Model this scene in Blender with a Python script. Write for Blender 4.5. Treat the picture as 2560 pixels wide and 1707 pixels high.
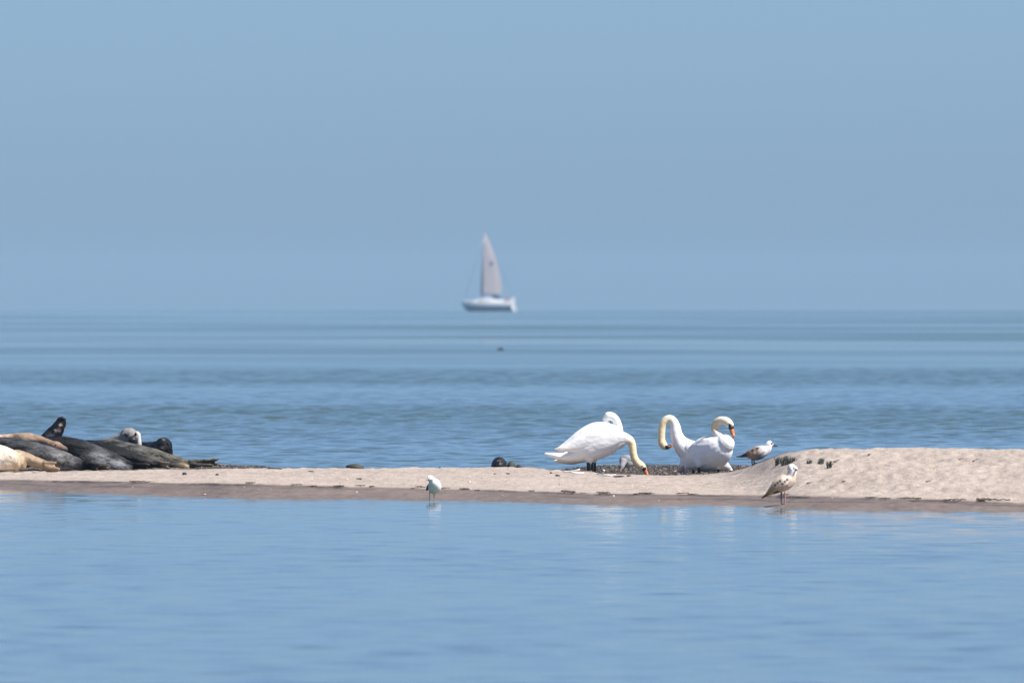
import bpy, bmesh, math, random
import numpy as np
from mathutils import Vector, Matrix

# ------------------------------------------------------------------ basics
for o in list(bpy.data.objects):
    bpy.data.objects.remove(o)
S = bpy.context.scene
COL = S.collection
random.seed(7)
rng = np.random.RandomState(11)

FPX = 42667.0      # focal length in photo pixels (600 mm lens on a 36 mm sensor)
CAM_H = 2.0        # eye height above the water
Y0 = 742.0         # photo row of the true horizontal
CX = 1280.0
EARTH = 6.371e6

def W(px, py, d):
    """real place of a photo pixel that lies d metres out"""
    return Vector(((px - CX) / FPX * d, d, CAM_H - (py - Y0) / FPX * d))

# ------------------------------------------------------------------ camera, light, exposure
cam = bpy.data.cameras.new('camera')
cam.lens = 600
cam.sensor_width = 36
cam.clip_start = 0.5
cam.clip_end = 30000
cam.dof.use_dof = True
cam.dof.focus_distance = 183.0
cam.dof.aperture_fstop = 10.0
camo = bpy.data.objects.new('camera', cam)
COL.objects.link(camo)
camo.location = (0, 0, CAM_H)
camo.rotation_euler = (math.radians(90) - math.atan((853.5 - Y0) / FPX), 0, 0)
S.camera = camo

SUN_EL = math.radians(51)
SUN_AZ = math.radians(116)          # measured from +Y (away from the camera) towards +X
world = bpy.data.worlds.new('World')
S.world = world
world.use_nodes = True
wn = world.node_tree
wn.nodes.clear()
sky = wn.nodes.new('ShaderNodeTexSky')
sky.sky_type = 'NISHITA'
sky.sun_disc = False
sky.sun_elevation = SUN_EL
sky.sun_rotation = SUN_AZ
sky.altitude = 0
sky.air_density = 0.7
sky.dust_density = 0.65
sky.ozone_density = 10.0
hs = wn.nodes.new('ShaderNodeHueSaturation')
hs.inputs['Saturation'].default_value = 0.79
tint = wn.nodes.new('ShaderNodeMix')
tint.data_type = 'RGBA'
tint.blend_type = 'MULTIPLY'
tint.inputs[0].default_value = 1.0
tint.inputs[7].default_value = (0.745, 0.905, 1.07, 1)
bg = wn.nodes.new('ShaderNodeBackground')
bg.inputs['Strength'].default_value = 0.09
wo = wn.nodes.new('ShaderNodeOutputWorld')
wn.links.new(sky.outputs[0], hs.inputs['Color'])
wn.links.new(hs.outputs[0], tint.inputs[6])
wn.links.new(tint.outputs[2], bg.inputs['Color'])
wn.links.new(bg.outputs[0], wo.inputs['Surface'])

sun = bpy.data.lights.new('sun', 'SUN')
sun.energy = 5.0
sun.angle = math.radians(0.6)
sun.color = (1.0, 0.955, 0.89)
suno = bpy.data.objects.new('sun', sun)
COL.objects.link(suno)
sdir = Vector((math.sin(SUN_AZ) * math.cos(SUN_EL), math.cos(SUN_AZ) * math.cos(SUN_EL), math.sin(SUN_EL)))
suno.rotation_euler = sdir.to_track_quat('Z', 'Y').to_euler()
suno.location = (30, 200, 60)

S.view_settings.view_transform = 'Standard'
S.view_settings.look = 'None'
S.view_settings.exposure = 0.5
S.view_settings.gamma = 1.0
S.view_settings.use_curve_mapping = False
S.cycles.use_denoising = True
S.cycles.max_bounces = 8

# ------------------------------------------------------------------ noise helpers
def vnoise(x, y, seed=0):
    x = np.asarray(x, float); y = np.asarray(y, float)
    xi = np.floor(x).astype(np.int64); yi = np.floor(y).astype(np.int64)
    xf = x - xi; yf = y - yi
    def h(a, b):
        n = (a * 374761393 + b * 668265263 + seed * 1442695041) & 0xFFFFFFFF
        n = ((n ^ (n >> 13)) * 1274126177) & 0xFFFFFFFF
        n = n ^ (n >> 16)
        return (n & 0xFFFFFF) / float(0xFFFFFF)
    u = xf * xf * (3 - 2 * xf); v = yf * yf * (3 - 2 * yf)
    a = h(xi, yi); b = h(xi + 1, yi); c = h(xi, yi + 1); e = h(xi + 1, yi + 1)
    return (a * (1 - u) + b * u) * (1 - v) + (c * (1 - u) + e * u) * v

def fbm(x, y, seed=0, octs=4):
    s = 0; a = 0.5; t = 0
    for k in range(octs):
        s = s + a * vnoise(np.asarray(x) * 2 ** k, np.asarray(y) * 2 ** k, seed + k * 17)
        t += a; a *= 0.5
    return s / t

# ------------------------------------------------------------------ object helpers
def tag(o, label=None, cat=None, group=None, kind=None):
    if label: o['label'] = label
    if cat: o['category'] = cat
    if group: o['group'] = group
    if kind: o['kind'] = kind
    return o

def empty(name, loc, label, cat, group=None):
    o = bpy.data.objects.new(name, None)
    COL.objects.link(o)
    o.empty_display_size = 0.1
    o.location = loc
    return tag(o, label, cat, group)

def link_mesh(name, me, mat, parent=None, loc=None, smooth=True):
    o = bpy.data.objects.new(name, me)
    COL.objects.link(o)
    if mat is not None:
        me.materials.clear(); me.materials.append(mat)
    if parent is not None: o.parent = parent
    if loc is not None: o.location = loc
    if smooth and len(me.polygons):
        me.polygons.foreach_set('use_smooth', [True] * len(me.polygons))
    return o

def mesh_from(name, verts, faces):
    me = bpy.data.meshes.new(name)
    me.from_pydata([tuple(v) for v in verts], [], [tuple(f) for f in faces])
    me.update()
    return me

def grid_mesh(name, X, Y, Z, attrs=None):
    R, C = X.shape
    n = R * C
    co = np.empty((n, 3), np.float32)
    co[:, 0] = X.ravel(); co[:, 1] = Y.ravel(); co[:, 2] = Z.ravel()
    i = np.arange(n).reshape(R, C)
    q = np.stack([i[:-1, :-1], i[:-1, 1:], i[1:, 1:], i[1:, :-1]], -1).reshape(-1, 4)
    me = bpy.data.meshes.new(name)
    me.vertices.add(n); me.vertices.foreach_set('co', co.ravel())
    m = len(q)
    me.loops.add(m * 4); me.loops.foreach_set('vertex_index', q.ravel().astype(np.int32))
    me.polygons.add(m)
    me.polygons.foreach_set('loop_start', np.arange(0, m * 4, 4, dtype=np.int32))
    me.polygons.foreach_set('loop_total', np.full(m, 4, np.int32))
    me.polygons.foreach_set('use_smooth', np.ones(m, bool))
    me.update(calc_edges=True)
    for k, v in (attrs or {}).items():
        a = me.attributes.new(k, 'FLOAT', 'POINT')
        a.data.foreach_set('value', np.asarray(v, np.float32).ravel())
    return me

# ------------------------------------------------------------------ materials
def new_mat(name):
    m = bpy.data.materials.new(name)
    m.use_nodes = True
    return m, m.node_tree, m.node_tree.nodes['Principled BSDF']

def N(t, typ, **kw):
    n = t.nodes.new(typ)
    for k, v in kw.items():
        setattr(n, k, v)
    return n

def coords(t, scale=(1, 1, 1), obj=True):
    tc = N(t, 'ShaderNodeTexCoord'); mp = N(t, 'ShaderNodeMapping')
    mp.inputs['Scale'].default_value = scale
    t.links.new(tc.outputs['Object' if obj else 'Generated'], mp.inputs[0])
    return mp.outputs[0]

def noise(t, vec, scale, detail=4, rough=0.55):
    n = N(t, 'ShaderNodeTexNoise')
    n.inputs['Scale'].default_value = scale
    n.inputs['Detail'].default_value = detail
    n.inputs['Roughness'].default_value = rough
    t.links.new(vec, n.inputs['Vector'])
    return n.outputs['Fac']

def ramp(t, fac, stops):
    r = N(t, 'ShaderNodeValToRGB')
    e = r.color_ramp.elements
    while len(e) < len(stops): e.new(0.5)
    for k, (p, c) in enumerate(stops):
        e[k].position = p
        e[k].color = (*c, 1) if hasattr(c, '__len__') else (c, c, c, 1)
    t.links.new(fac, r.inputs[0])
    return r.outputs[0]

def mixc(t, fac, a, b, mode='MIX'):
    m = N(t, 'ShaderNodeMix', data_type='RGBA', blend_type=mode)
    for s, v in ((m.inputs[0], fac), (m.inputs[6], a), (m.inputs[7], b)):
        if hasattr(v, 'is_linked') or hasattr(v, 'links'):
            t.links.new(v, s)
        else:
            s.default_value = v if not hasattr(v, '__len__') else (*v, 1)
    return m.outputs[2]

def mth(t, op, a, b=0.0, clamp=False):
    m = N(t, 'ShaderNodeMath', operation=op, use_clamp=clamp)
    for s, v in ((m.inputs[0], a), (m.inputs[1], b)):
        if hasattr(v, 'links'): t.links.new(v, s)
        else: s.default_value = v
    return m.outputs[0]

def bump(t, bsdf, h, strength, dist):
    b = N(t, 'ShaderNodeBump')
    b.inputs['Strength'].default_value = strength
    b.inputs['Distance'].default_value = dist
    t.links.new(h, b.inputs['Height'])
    t.links.new(b.outputs[0], bsdf.inputs['Normal'])
    return b

def simple(name, col, rough=0.6, vary=0.15, nscale=30, bmp=0.0, metal=0.0):
    m, t, b = new_mat(name)
    v = coords(t)
    f = noise(t, v, nscale)
    c = mixc(t, f, tuple(x * (1 - vary) for x in col), tuple(min(1, x * (1 + vary)) for x in col))
    t.links.new(c, b.inputs['Base Color'])
    b.inputs['Roughness'].default_value = rough
    b.inputs['Metallic'].default_value = metal
    if bmp: bump(t, b, f, bmp, 0.003)
    return m

def coat_mat(name, rough, mott, mscale, stretch=(1, 1, 1), bmp=0.2, bdist=0.004, spec=0.5, feather=0):
    """animal coat: painted colour attribute broken up by mottling and fine relief"""
    m, t, b = new_mat(name)
    at = N(t, 'ShaderNodeAttribute', attribute_name='Col')
    v = coords(t, stretch)
    n1 = noise(t, v, mscale, 5, 0.6)
    n2 = noise(t, v, mscale * 5, 4, 0.6)
    f = mth(t, 'ADD', mth(t, 'MULTIPLY', n1, 0.65), mth(t, 'MULTIPLY', n2, 0.35))
    r = ramp(t, f, [(0.40, 1 - mott), (0.5, 1.0), (0.60, 1 + mott * 0.9)])
    c = mixc(t, 1.0, at.outputs['Color'], r, 'MULTIPLY')
    t.links.new(c, b.inputs['Base Color'])
    b.inputs['Roughness'].default_value = rough
    b.inputs['Specular IOR Level'].default_value = spec
    h = mth(t, 'ADD', n2, n1)
    if feather:
        vv = coords(t, (feather * .55, feather, feather))
        vo = N(t, 'ShaderNodeTexVoronoi'); vo.inputs['Scale'].default_value = 1.0
        t.links.new(vv, vo.inputs['Vector'])
        h = mth(t, 'ADD', h, mth(t, 'MULTIPLY', vo.outputs['Distance'], -1.1))
    bump(t, b, h, bmp, bdist)
    return m

M_swan = coat_mat('swan_plumage', 0.85, 0.05, 14, (1, 1, 1), 0.32, 0.010, 0.2, 22)
M_gull = coat_mat('gull_plumage', 0.8, 0.30, 38, (1, 1, 1.5), 0.3, 0.003, 0.2)
M_gullw = coat_mat('white_gull_plumage', 0.8, 0.06, 38, (1, 1, 1.5), 0.3, 0.003, 0.2)
M_seal = coat_mat('seal_fur', 0.52, 0.75, 11, (0.6, 1, 1.7), 0.8, 0.012, 0.10)
M_sealp = coat_mat('pale_seal_fur', 0.6, 0.30, 14, (1, 1, 1.3), 0.5, 0.007, 0.4)
M_black = simple('black_skin', (0.012, 0.012, 0.013), 0.45, 0.2, 60, 0.2)
M_eye = simple('dark_eye', (0.008, 0.007, 0.006), 0.12, 0.1, 60)
M_orange = simple('orange_beak', (0.78, 0.20, 0.055), 0.5, 0.12, 50, 0.1)
M_pink = simple('pink_leg_skin', (0.42, 0.24, 0.20), 0.5, 0.15, 60, 0.1)
M_grey_leg = simple('grey_leg_skin', (0.12, 0.10, 0.10), 0.5, 0.15, 60, 0.1)
M_pale_foot = simple('pale_foot_skin', (0.50, 0.36, 0.31), 0.55, 0.25, 60, 0.2)
M_claw = simple('claw_horn', (0.35, 0.28, 0.2), 0.5, 0.2, 60)

# ------------------------------------------------------------------ shape builder for animals
def catmull(P, k):
    P = np.asarray(P, float)
    out = []
    n = len(P)
    for i in range(n - 1):
        p0 = P[max(i - 1, 0)]; p1 = P[i]; p2 = P[i + 1]; p3 = P[min(i + 2, n - 1)]
        for j in range(k):
            t = j / k
            out.append(0.5 * ((2 * p1) + (-p0 + p2) * t + (2 * p0 - 5 * p1 + 4 * p2 - p3) * t * t
                              + (-p0 + 3 * p1 - 3 * p2 + p3) * t ** 3))
    out.append(P[-1])
    return np.array(out)

class Blob:
    """soft bodied shape: several tapered tubes fused to one continuous skin"""
    def __init__(self, root, d):
        self.o = np.array(root.location if hasattr(root, 'location') else root); self.d = d; self.s = d / FPX
        self.v = []; self.f = []; self.smp = []; self.spots = []
    def P(self, px, py, dy=0.0):
        return np.array(W(px, py, self.d + dy)) - self.o
    def tube(self, pts, cols, wf=1.0, ref=(0, 1, 0), k=6, seg=16, caps=True):
        """pts: (px, py, dy, r_px[, width factor]); cols: one colour or one per point"""
        A = []
        for p in pts:
            q = self.P(p[0], p[1], p[2])
            A.append([*q, p[3] * self.s, p[4] if len(p) > 4 else wf])
        if not isinstance(cols, list): cols = [cols] * len(pts)
        A = np.hstack([np.array(A), np.array(cols, float)])
        A = catmull(A, k)
        A[:, 3] = np.maximum(A[:, 3], 0.0012)
        C = A[:, :3]; r = A[:, 3]; w = A[:, 4]; cc = np.clip(A[:, 5:8], 0.002, 0.9)
        T = np.gradient(C, axis=0)
        T /= np.linalg.norm(T, axis=1)[:, None] + 1e-12
        if caps:
            def cap(c, t, rr):
                q = [(0.35, 0.93), (0.66, 0.74), (0.86, 0.48), (0.97, 0.2)]
                return [(c + t * rr * a, rr * b) for a, b in q]
            s0 = cap(C[0], -T[0], r[0])[::-1]; s1 = cap(C[-1], T[-1], r[-1])
            C = np.vstack([[x[0] for x in s0], C, [x[0] for x in s1]])
            r = np.hstack([[x[1] for x in s0], r, [x[1] for x in s1]])
            w = np.hstack([[w[0]] * 4, w, [w[-1]] * 4])
            cc = np.vstack([[cc[0]] * 4, cc, [cc[-1]] * 4])
            T = np.vstack([[T[0]] * 4, T, [T[-1]] * 4])
        ref = np.array(ref, float)
        base = len(self.v)
        n = len(C)
        for i in range(n):
            b = ref - T[i] * ref.dot(T[i]); b /= np.linalg.norm(b) + 1e-9
            nn = np.cross(T[i], b)
            for j in range(seg):
                a = 2 * math.pi * j / seg
                self.v.append(C[i] + b * math.cos(a) * r[i] * w[i] + nn * math.sin(a) * r[i])
        for i in range(n - 1):
            for j in range(seg):
                j2 = (j + 1) % seg
                self.f.append((base + i * seg + j, base + i * seg + j2, base + (i + 1) * seg + j2, base + (i + 1) * seg + j))
        self.f.append(tuple(base + j for j in range(seg))[::-1])
        self.f.append(tuple(base + (n - 1) * seg + j for j in range(seg)))
        for i in range(n):
            self.smp.append([*C[i], r[i] * (0.5 + 0.5 * w[i]), *cc[i]])
        return self
    def flipper(self, a, b, spread, ra, rb, col, col2=None, nd=5, dys=0.05):
        """a fan of joined digits from wrist a to tip b (photo pixels, dy)"""
        ax, ay, ad = a; bx, by, bd = b
        L = math.hypot(bx - ax, by - ay) + 1e-6
        nx, ny = -(by - ay) / L, (bx - ax) / L
        for i in range(nd):
            s = (i / (nd - 1) - 0.5)
            ln = 0.80 + 0.2 * abs(s) * 2
            tx = ax + (bx - ax) * ln + nx * spread * s * 2; ty = ay + (by - ay) * ln + ny * spread * s * 2
            sx = ax + nx * spread * 0.5 * s * 2; sy = ay + ny * spread * 0.5 * s * 2
            self.tube([(sx, sy, ad + s * dys, ra), ((sx + tx) / 2, (sy + ty) / 2, (ad + bd) / 2 + s * dys, (ra + rb) / 2),
                       (tx, ty, bd + s * dys, rb)], [col, col, col2 or col], k=4, seg=10)
    def spot(self, px, py, dy, r_px, col, soft=0.5):
        self.spots.append((self.P(px, py, dy), r_px * self.s, np.array(col), soft))
    def raw(self, name):
        return mesh_from(name, self.v, self.f)
    def build(self, name, mat, parent, voxel=0.007, smooth=4, remesh=True, folds=0.0):
        me = self.raw(name)
        if remesh:
            ob = bpy.data.objects.new('temporary', me)
            COL.objects.link(ob)
            m = ob.modifiers.new('r', 'REMESH'); m.mode = 'VOXEL'; m.voxel_size = voxel
            m2 = ob.modifiers.new('s', 'SMOOTH'); m2.factor = 0.5; m2.iterations = smooth
            dg = bpy.context.evaluated_depsgraph_get()
            dg.update()
            me2 = bpy.data.meshes.new_from_object(ob.evaluated_get(dg))
            bpy.data.objects.remove(ob); bpy.data.meshes.remove(me)
            me = me2; me.name = name
        if folds:
            n = len(me.vertices)
            co = np.empty(n * 3, np.float32); nr = np.empty(n * 3, np.float32)
            me.vertices.foreach_get('co', co); me.vertices.foreach_get('normal', nr)
            co = co.reshape(-1, 3); nr = nr.reshape(-1, 3)
            u = co[:, 0] * .94 - co[:, 2] * .34; v = co[:, 2] * .94 + co[:, 0] * .34   # along / across the body
            h = (fbm(u / .11, v / .05 + co[:, 1] / .06, 5, 3) - .5) + .6 * (fbm(u / .035, v / .03 + co[:, 1] / .04, 15, 2) - .5)
            co = co + nr * (h * folds)[:, None]
            me.vertices.foreach_set('co', co.astype(np.float32).ravel()); me.update()
        self.paint(me)
        return link_mesh(name, me, mat, parent)
    def paint(self, me):
        n = len(me.vertices)
        co = np.empty(n * 3, np.float32); me.vertices.foreach_get('co', co); co = co.reshape(-1, 3)
        smp = np.array(self.smp)
        out = np.ones((n, 4), np.float32)
        for s in range(0, n, 4000):
            c = co[s:s + 4000]
            dd = np.linalg.norm(c[:, None, :] - smp[None, :, :3], axis=2) / (smp[None, :, 3] + 0.004)
            w = 1.0 / (dd ** 8 + 1e-4)
            w /= w.sum(1)[:, None]
            out[s:s + 4000, :3] = w @ smp[:, 4:7]
        for p, r, col, soft in self.spots:
            dd = np.hypot(co[:, 0] - p[0], co[:, 2] - p[2]) / r
            near = dd < 1.6
            if near.any():
                dd = dd + np.where(co[:, 1] > co[near, 1].min() + 2.2 * r + 0.02, 9.0, 0.0)
            k = np.clip((1 - dd) / soft + 0.5, 0, 1)[:, None]
            out[:, :3] = out[:, :3] * (1 - k) + col * k
        if 'Col' in me.attributes: me.attributes.remove(me.attributes['Col'])
        a = me.attributes.new('Col', 'FLOAT_COLOR', 'POINT')
        a.data.foreach_set('color', out.ravel())

def part(root, d, name, mat, tubes, k=4, seg=12):
    """small separate part made of plain tubes: list of (pts, wf, ref)"""
    b = Blob(root, d)
    for tb in tubes:
        pts, wf, ref = tb if isinstance(tb, tuple) and len(tb) == 3 and isinstance(tb[0], list) else (tb, 1.0, (0, 1, 0))
        b.tube(pts, (0.5, 0.5, 0.5), wf, ref, k, seg)
    return b

def on_skin(body, px, py, d, r_px, root, name, mat, sq=(1, 1, 1), sink=.35):
    """a small ball set into the camera-facing skin of a body (eye, nose)"""
    c = np.array(W(px, py, d)) - np.array(root.location)
    r = r_px * d / FPX
    n = len(body.data.vertices); co = np.empty(n * 3, np.float32); body.data.vertices.foreach_get('co', co); co = co.reshape(-1, 3)
    dd = np.hypot(co[:, 0] - c[0], co[:, 2] - c[2])
    k = np.argsort(dd)[:400]; k = k[dd[k] < max(r * 1.2, .012)]
    y = co[k, 1].min() if len(k) else co[np.argmin(dd), 1]
    me = ball(root.location, d, px, py, 0, r_px, sq)
    for v in me.vertices: v.co.y += y + r * sink * sq[1]
    return link_mesh(name, me, mat, root)

def ball(root_loc, d, px, py, dy, r_px, sq=(1, 1, 1), seg=12):
    bm = bmesh.new()
    bmesh.ops.create_uvsphere(bm, u_segments=seg, v_segments=8, radius=1.0)
    r = r_px * d / FPX
    c = np.array(W(px, py, d + dy)) - np.array(root_loc)
    for v in bm.verts:
        v.co = Vector((v.co.x * r * sq[0] + c[0], v.co.y * r * sq[1] + c[1], v.co.z * r * sq[2] + c[2]))
    me = bpy.data.meshes.new('ball'); bm.to_mesh(me); bm.free()
    return me

# ------------------------------------------------------------------ SANDBAR
# px, near waterline row, wet/dry row, wet band depth, crest row, crest distance, back distance, back height, far waterline distance
PROF = np.array([
 (-900, 1205, 1180, 2.4, 1165, 188, 197, .11, 213),
 (-300, 1216, 1190, 2.2, 1174, 185, 194, .11, 207),
 (0,    1223, 1197, 2.0, 1179, 184, 193, .11, 205),
 (250,  1234, 1201, 2.0, 1178, 183, 192, .11, 204),
 (540,  1243, 1206, 2.0, 1172, 183, 191, .10, 203),
 (650,  1245, 1209, 2.0, 1171, 183, 189, .09, 201),
 (780,  1246, 1212, 2.0, 1170, 183, 187, .08, 194),
 (900,  1247, 1215, 2.0, 1169, 182.5, 185, .08, 189.5),
 (1160, 1250, 1221, 2.0, 1166, 182.5, 185, .08, 189.0),
 (1320, 1255, 1226, 2.0, 1168, 181.5, 185, .08, 190),
 (1420, 1258, 1231, 2.0, 1177, 180, 186, .10, 199),
 (1520, 1262, 1233, 2.0, 1186, 179, 186, .105, 202.5),
 (1640, 1265, 1234, 2.0, 1190, 178.5, 186, .105, 202.5),
 (1780, 1262, 1236, 2.0, 1187, 178, 186, .105, 202.5),
 (1850, 1264, 1238, 2.0, 1176, 176, 185, .11, 202),
 (1905, 1267, 1239, 2.0, 1154, 173, 181, .22, 200),
 (1960, 1269, 1240, 2.0, 1129, 171, 179, .33, 197),
 (2060, 1273, 1241, 1.9, 1124, 170, 178, .35, 194),
 (2300, 1278, 1249, 1.7, 1123, 169, 178, .35, 192),
 (2560, 1279, 1256, 1.6, 1126, 168, 177, .33, 191),
 (3200, 1288, 1266, 1.5, 1124, 166, 176, .33, 190)], float)

def smooth_interp(px, col):
    p = PROF[:, 0]; v = PROF[:, col]
    s = 0
    for o, w in ((-40, .2), (-18, .2), (0, .2), (18, .2), (40, .2)):
        s = s + w * np.interp(px + o, p, v)
    return s

def profile(px):
    ny = smooth_interp(px, 1) + 3.2 * (fbm(px / 190.0, px * 0 + 3.3, 5, 3) - 0.5)
    nd = CAM_H * FPX / (ny - Y0)
    wd = nd + smooth_interp(px, 3)
    wz = CAM_H - (smooth_interp(px, 2) - Y0) * wd / FPX
    cd = smooth_interp(px, 5)
    cz = CAM_H - (smooth_interp(px, 4) - Y0) * cd / FPX
    bd = smooth_interp(px, 6); bz = smooth_interp(px, 7)
    fd = smooth_interp(px, 8) + 2.0 * (fbm(px / 120.0, px * 0 + 9.1, 8, 3) - 0.5)
    return nd, wd, wz, cd, cz, bd, bz, fd

def base_height(pr, d):
    nd, wd, wz, cd, cz, bd, bz, fd = pr
    def seg(a, za, b, zb):
        return za + (zb - za) * np.clip((d - a) / (b - a), 0, 1)
    z = np.where(d < nd, (d - nd) * 0.045,
        np.where(d < wd, seg(nd, 0, wd, wz),
        np.where(d < cd, seg(wd, wz, cd, cz),
        np.where(d < bd, seg(cd, cz, bd, bz),
        np.where(d < fd, seg(bd, bz, fd, 0), (fd - d) * 0.05)))))
    return np.maximum(z, -0.6)

def ground(px, d, fine=True):
    px = np.asarray(px, float); d = np.asarray(d, float)
    pr = profile(px)
    z = 0
    for o, w in ((-.5, .25), (-.2, .25), (.2, .25), (.5, .25)):
        z = z + w * base_height(pr, d + o)
    if fine:
        x = (px - CX) / FPX * d
        nd, wd, wz, cd, cz, bd, bz, fd = pr
        dry = np.clip((d - wd) / 1.2, 0, 1) * np.clip((bd + 1.5 - d) / 3, 0, 1)
        mound = np.clip((px - 1880) / 200, 0, 1)
        z = z + dry * ((fbm(x / 0.55, d / 0.8, 21, 4) - .5) * (0.026 + 0.048 * mound)
                       + (vnoise(x / 0.08, d / 0.20, 31) - .5) * 0.016 * (0.8 + 0.8 * mound) + (vnoise(x / 0.045, d / 0.17, 33) - .5) * 0.012)
        grav = np.clip((d - cd) / 2.0, 0, 1) * np.clip((fd - d) / 3, 0, 1)
        z = z + grav * (fbm(x / 0.16, d / 0.35, 41, 3) - .5) * 0.03
    return z

def gz(px, d):
    return float(ground(np.array([px]), np.array([d]))[0])

def G(px, d, dz=0.0):
    return Vector(((px - CX) / FPX * d, d, gz(px, d) + dz))

def row_to_d(px, py):
    c = np.arange(150, 200, .05)
    y = Y0 + (CAM_H - ground(np.full_like(c, px), c)) * FPX / c
    k = np.where(y <= py)[0]
    return float(c[k[0]]) if len(k) else 182.0


pxs = np.concatenate([np.linspace(-9000, -700, 60), np.linspace(-680, -20, 60), np.arange(-12, 2572, 5.0),
                      np.linspace(2580, 3300, 60), np.linspace(3320, 11500, 60)])
ds = np.concatenate([np.arange(145, 157, 1.0), np.arange(157, 186, 0.085), np.arange(186, 206, 0.14), np.arange(206, 236, 2.0)])
PX, DD = np.meshgrid(pxs, ds)
ZZ = ground(PX, DD)
pr = profile(PX)
nd, wd, wz, cd, cz, bd, bz, fd = pr
XX = (PX - CX) / FPX * DD
edge = wd + 0.55 * (fbm(XX / 0.8, DD / 3, 51, 4) - .5)
wet = np.clip((edge - DD) / 0.35 + .5, 0, 1)
wrack = np.exp(-((DD - edge + 0.16) / 0.26) ** 2) * np.clip(fbm(XX / 0.45, DD / 2.5, 56, 4) * 4.0 - 1.35, 0, 1) * np.clip(fbm(XX / 0.06, DD / 0.3, 57, 2) * 2.2 - .25, 0, 1)
wrack = np.maximum(wrack, np.exp(-((DD - edge + 0.75 + .25 * np.sin(XX)) / 0.10) ** 2) * np.clip(fbm(XX / 0.5, DD / 2.5, 58, 4) * 3.4 - 1.5, 0, .6))
gedge = cd + 0.2 + 1.2 * (fbm(XX / 0.5, DD / 1.5, 61, 4) - .5)
backwet = np.clip((DD - gedge) / 0.9 + 0.2, 0, 1) * np.clip((1990 - PX) / 60, 0, 1)
sand_me = grid_mesh('sandbar', XX, DD, ZZ, {'wet': wet, 'gravel': backwet, 'wrack': wrack})

def sand_material():
    m, t, b = new_mat('sand')
    v = coords(t)
    wetA = N(t, 'ShaderNodeAttribute', attribute_name='wet').outputs['Fac']
    grA = N(t, 'ShaderNodeAttribute', attribute_name='gravel').outputs['Fac']
    vs = coords(t, (1, 0.35, 1))
    n1 = noise(t, vs, 1.6, 6, 0.6)
    n2 = noise(t, vs, 11, 5, 0.65)
    n3 = noise(t, coords(t, (1, 0.12, 1)), 55, 4, 0.7)
    dry = ramp(t, mth(t, 'ADD', mth(t, 'MULTIPLY', n1, .45), mth(t, 'MULTIPLY', n2, .55)),
               [(0.32, (0.325, 0.262, 0.214)), (0.5, (0.42, 0.345, 0.286)), (0.68, (0.50, 0.42, 0.355))])
    grains = ramp(t, n3, [(0.33, 0.55), (0.45, 0.98), (0.60, 1.0), (0.72, 1.25)])
    dry = mixc(t, 1.0, dry, grains, 'MULTIPLY')
    wetc = ramp(t, mth(t, 'ADD', mth(t, 'MULTIPLY', n1, .4), mth(t, 'MULTIPLY', n2, .6)),
                [(0.32, (0.120, 0.089, 0.070)), (0.5, (0.190, 0.145, 0.115)), (0.68, (0.255, 0.20, 0.162))])
    gvec = coords(t, (1, 0.5, 1))
    vor = N(t, 'ShaderNodeTexVoronoi'); vor.inputs['Scale'].default_value = 36
    t.links.new(gvec, vor.inputs['Vector'])
    sep = N(t, 'ShaderNodeSeparateColor'); t.links.new(vor.outputs['Color'], sep.inputs[0])
    grc = ramp(t, sep.outputs[0], [(0.0, (0.03, 0.024, 0.02)), (0.45, (0.075, 0.06, 0.05)), (0.8, (0.12, 0.098, 0.08)), (1.0, (0.24, 0.2, 0.165))])
    c = mixc(t, wetA, dry, wetc)
    wrA = N(t, 'ShaderNodeAttribute', attribute_name='wrack').outputs['Fac']
    c = mixc(t, wrA, c, (0.052, 0.037, 0.029))
    c = mixc(t, grA, c, grc)
    t.links.new(c, b.inputs['Base Color'])
    rr = mth(t, 'SUBTRACT', 0.92, mth(t, 'MULTIPLY', wetA, 0.32))
    t.links.new(rr, b.inputs['Roughness'])
    b.inputs['Specular IOR Level'].default_value = 0.25
    h = mth(t, 'ADD', mth(t, 'ADD', n2, mth(t, 'MULTIPLY', n3, 0.35)), mth(t, 'MULTIPLY', mth(t, 'MULTIPLY', grA, vor.outputs['Distance']), -0.5))
    bump(t, b, h, 0.55, 0.02)
    return m
M_sand = sand_material()
tag(link_mesh('sandbar', sand_me, M_sand), 'long low sandbar of pale pink sand with a dark wet edge', kind='structure')

# ------------------------------------------------------------------ WATER
def water_material(name, col, rough0, rough1, nsc, bdist, stretch):
    m, t, b = new_mat(name)
    b.inputs['Base Color'].default_value = (*col, 1)
    b.inputs['IOR'].default_value = 1.333
    ch = N(t, 'ShaderNodeAttribute', attribute_name='chop').outputs['Fac']
    r = mth(t, 'ADD', mth(t, 'MULTIPLY', ch, rough1 - rough0), rough0)
    t.links.new(r, b.inputs['Roughness'])
    v = coords(t, stretch)
    a = noise(t, v, nsc, 4, 0.5)
    c2 = noise(t, v, nsc * 0.27, 3, 0.5)
    h = mth(t, 'ADD', a, mth(t, 'MULTIPLY', c2, 1.6))
    bm_ = bump(t, b, h, 1.0, bdist)
    return m, bm_
M_sea, _ = water_material('sea_water', (0.058, 0.098, 0.062), 0.03, 0.34, 2.2, 0.010, (0.55, 1, 1))
M_lag, _ = water_material('lagoon_water', (0.075, 0.105, 0.068), 0.03, 0.08, 5.0, 0.006, (0.8, 1, 1))

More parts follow.
